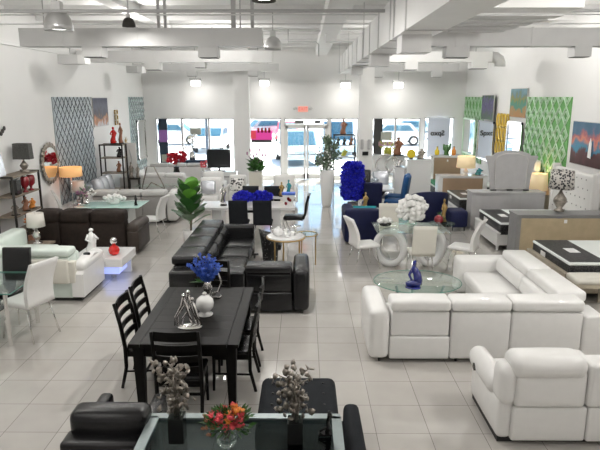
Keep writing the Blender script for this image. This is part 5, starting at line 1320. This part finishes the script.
for k in range(3): MB().cyl((.2*math.cos(k*2.1), .2*math.sin(k*2.1), .53), (.2*math.cos(k*2.1), .2*math.sin(k*2.1), 0), .015, n=8).build('leg', 'chrome', t)
# window ornaments
flowers('yellow green vase on the display shelf under the right window', 3.15, 21.4, 1.05, [(.14, 0), (.16, .15), (.12, .3)], 'olive', [('leaves', 'olive', (0, 0, .35), (.2, .1, .15), 30, .16)])
t = statue('large brown carved ornament on the display shelf, right window', 3.55, 21.5, 1.3, .68, 'terracotta', w=.24); t.location.z = 1.05
t = T('yellow_plate', 'round yellow disc ornament on the tall white pedestal', 'ornament', 3.2, 16.98, 1.40)
MB().cyl((0, -.02, .15), (0, .02, .15), .13, n=24).build('disc', 'yellow', t); MB().box(-.05, .05, -.04, .04, 0, .03).build('foot', 'blackmat', t)
statue('silver figurine on the tall white pedestal, right of the yellow disc', 3.5, 16.95, 1.40, .3, 'dsilver', w=.16)
statue('chrome ornament on the lower white pedestal', 2.88, 17.15, 1.14, .26, 'silver', w=.12)
for i, x in enumerate((4.46, 5.02)):
    t = T('vase', ['yellow bottle vase on the tall chest, left', 'orange bottle vase on the tall chest, right'][i], 'vase', x, 19.1, 1.3)
    MB().lathe([(.06, 0), (.08, .06), (.07, .16), (.03, .2), (.035, .26)], 16).build('body', ['yellow', 'orpetal'][i], t); MB().lathe([(.035, .26), (.03, .3), (0, .3)], 10).build('stopper', 'dsilver', t)
t = T('cactus_ornament', 'dark green cactus shaped ornament between the vases on the chest', 'ornament', 4.78, 19.1, 1.3)
MB().tube([(0, 0, 0), (0, 0, .34)], [.09, .06], 10).tube([(0, 0, .12), (-.1, 0, .2), (-.1, 0, .36)], .035, 8).tube([(0, 0, .1), (.1, 0, .18), (.11, 0, .4)], .04, 8).build('body', 'leafd', t)
for i, (x, z, h_, w_, mt_, lb) in enumerate(((1.5, 1.8, .6, .17, 'terracotta', 'brown carved bust on top of the shelf beside the doors'), (1.3, 1.42, .3, .1, 'blackgloss', 'leftmost dark figurine on the shelf beside the doors'), (1.54, 1.42, .28, .1, 'iron', 'middle dark figurine on the shelf beside the doors'), (1.8, 1.42, .33, .12, 'terracotta', 'rightmost dark figurine on the shelf beside the doors'), (1.55, 1.0, .26, .16, 'olive', 'yellow green vase on the lower shelf beside the doors'))):
    statue(lb, x, 21.75, z, h_, mt_, w=w_)
t = T('ring_sculpture', 'silver looping ring sculpture in front of the right window', 'sculpture', 2.62, 18.2, .78)
for s_, r_ in ((0, .3), (.22, .22)):
    MB().tube([(s_+r_*math.cos(k*.35), .1*math.sin(k*.7), .32+r_*math.sin(k*.35)) for k in range(18)], .035, 8, True).build('ring', 'silver', t)
t = T('console_table', 'pale console carrying the ring sculpture', 'console table', 2.7, 18.2)
MB().box(-.5, .5, -.2, .2, .72, .78).build('table_top', 'whiteg', t); legs4(t, -.45, .45, -.15, .15, .72, .02, 'chrome')
statue('dark blue grey vase on the white table, beside the tall blue flowers', 1.95, 15.7, .76, .3, 'cars', w=.16)
t = statue('teal ornament on the white dresser beside the cream lamp', 5.25, 16.98, .92, .2, 'teal', w=.14)
# ---------------------------------------------------------------- daylight, camera
w = bpy.data.worlds.new('sky'); bpy.context.scene.world = w; w.use_nodes = True
nt = w.node_tree; bg = nt.nodes['Background']
sky = nt.nodes.new('ShaderNodeTexSky'); sky.sky_type = 'NISHITA'; sky.sun_disc = False; sky.sun_elevation = R(50); sky.sun_rotation = R(150)
nt.links.new(sky.outputs[0], bg.inputs['Color']); bg.inputs['Strength'].default_value = .5
l = bpy.data.lights.new('sun', 'SUN'); l.energy = 32; l.angle = R(1); l.color = (1, .96, .9)
o = bpy.data.objects.new('sun', l); C.objects.link(o); o.rotation_euler = (R(-38), R(12), 0); o.location = (0, 40, 20)
cam = bpy.data.cameras.new('camera'); cam.sensor_width = 36; cam.sensor_fit = 'HORIZONTAL'; cam.lens = 567/600*36; cam.clip_end = 400
co = bpy.data.objects.new('camera', cam); C.objects.link(co); co.location = (0, 0, 3.2)
co.rotation_euler = (R(90-12.72), 0, math.atan(4/567*math.cos(R(12.72))))
sc = bpy.context.scene; sc.camera = co
sc.view_settings.view_transform = 'Standard'; sc.view_settings.look = 'None'; sc.view_settings.gamma = 1; sc.view_settings.use_curve_mapping = False
sc.view_settings.exposure = EXPO
sc.cycles.use_denoising = True; sc.cycles.max_bounces = 8; sc.cycles.diffuse_bounces = 4; sc.cycles.glossy_bounces = 4; sc.cycles.transparent_max_bounces = 16
sc.cycles.sample_clamp_indirect = 6; sc.cycles.caustics_reflective = False
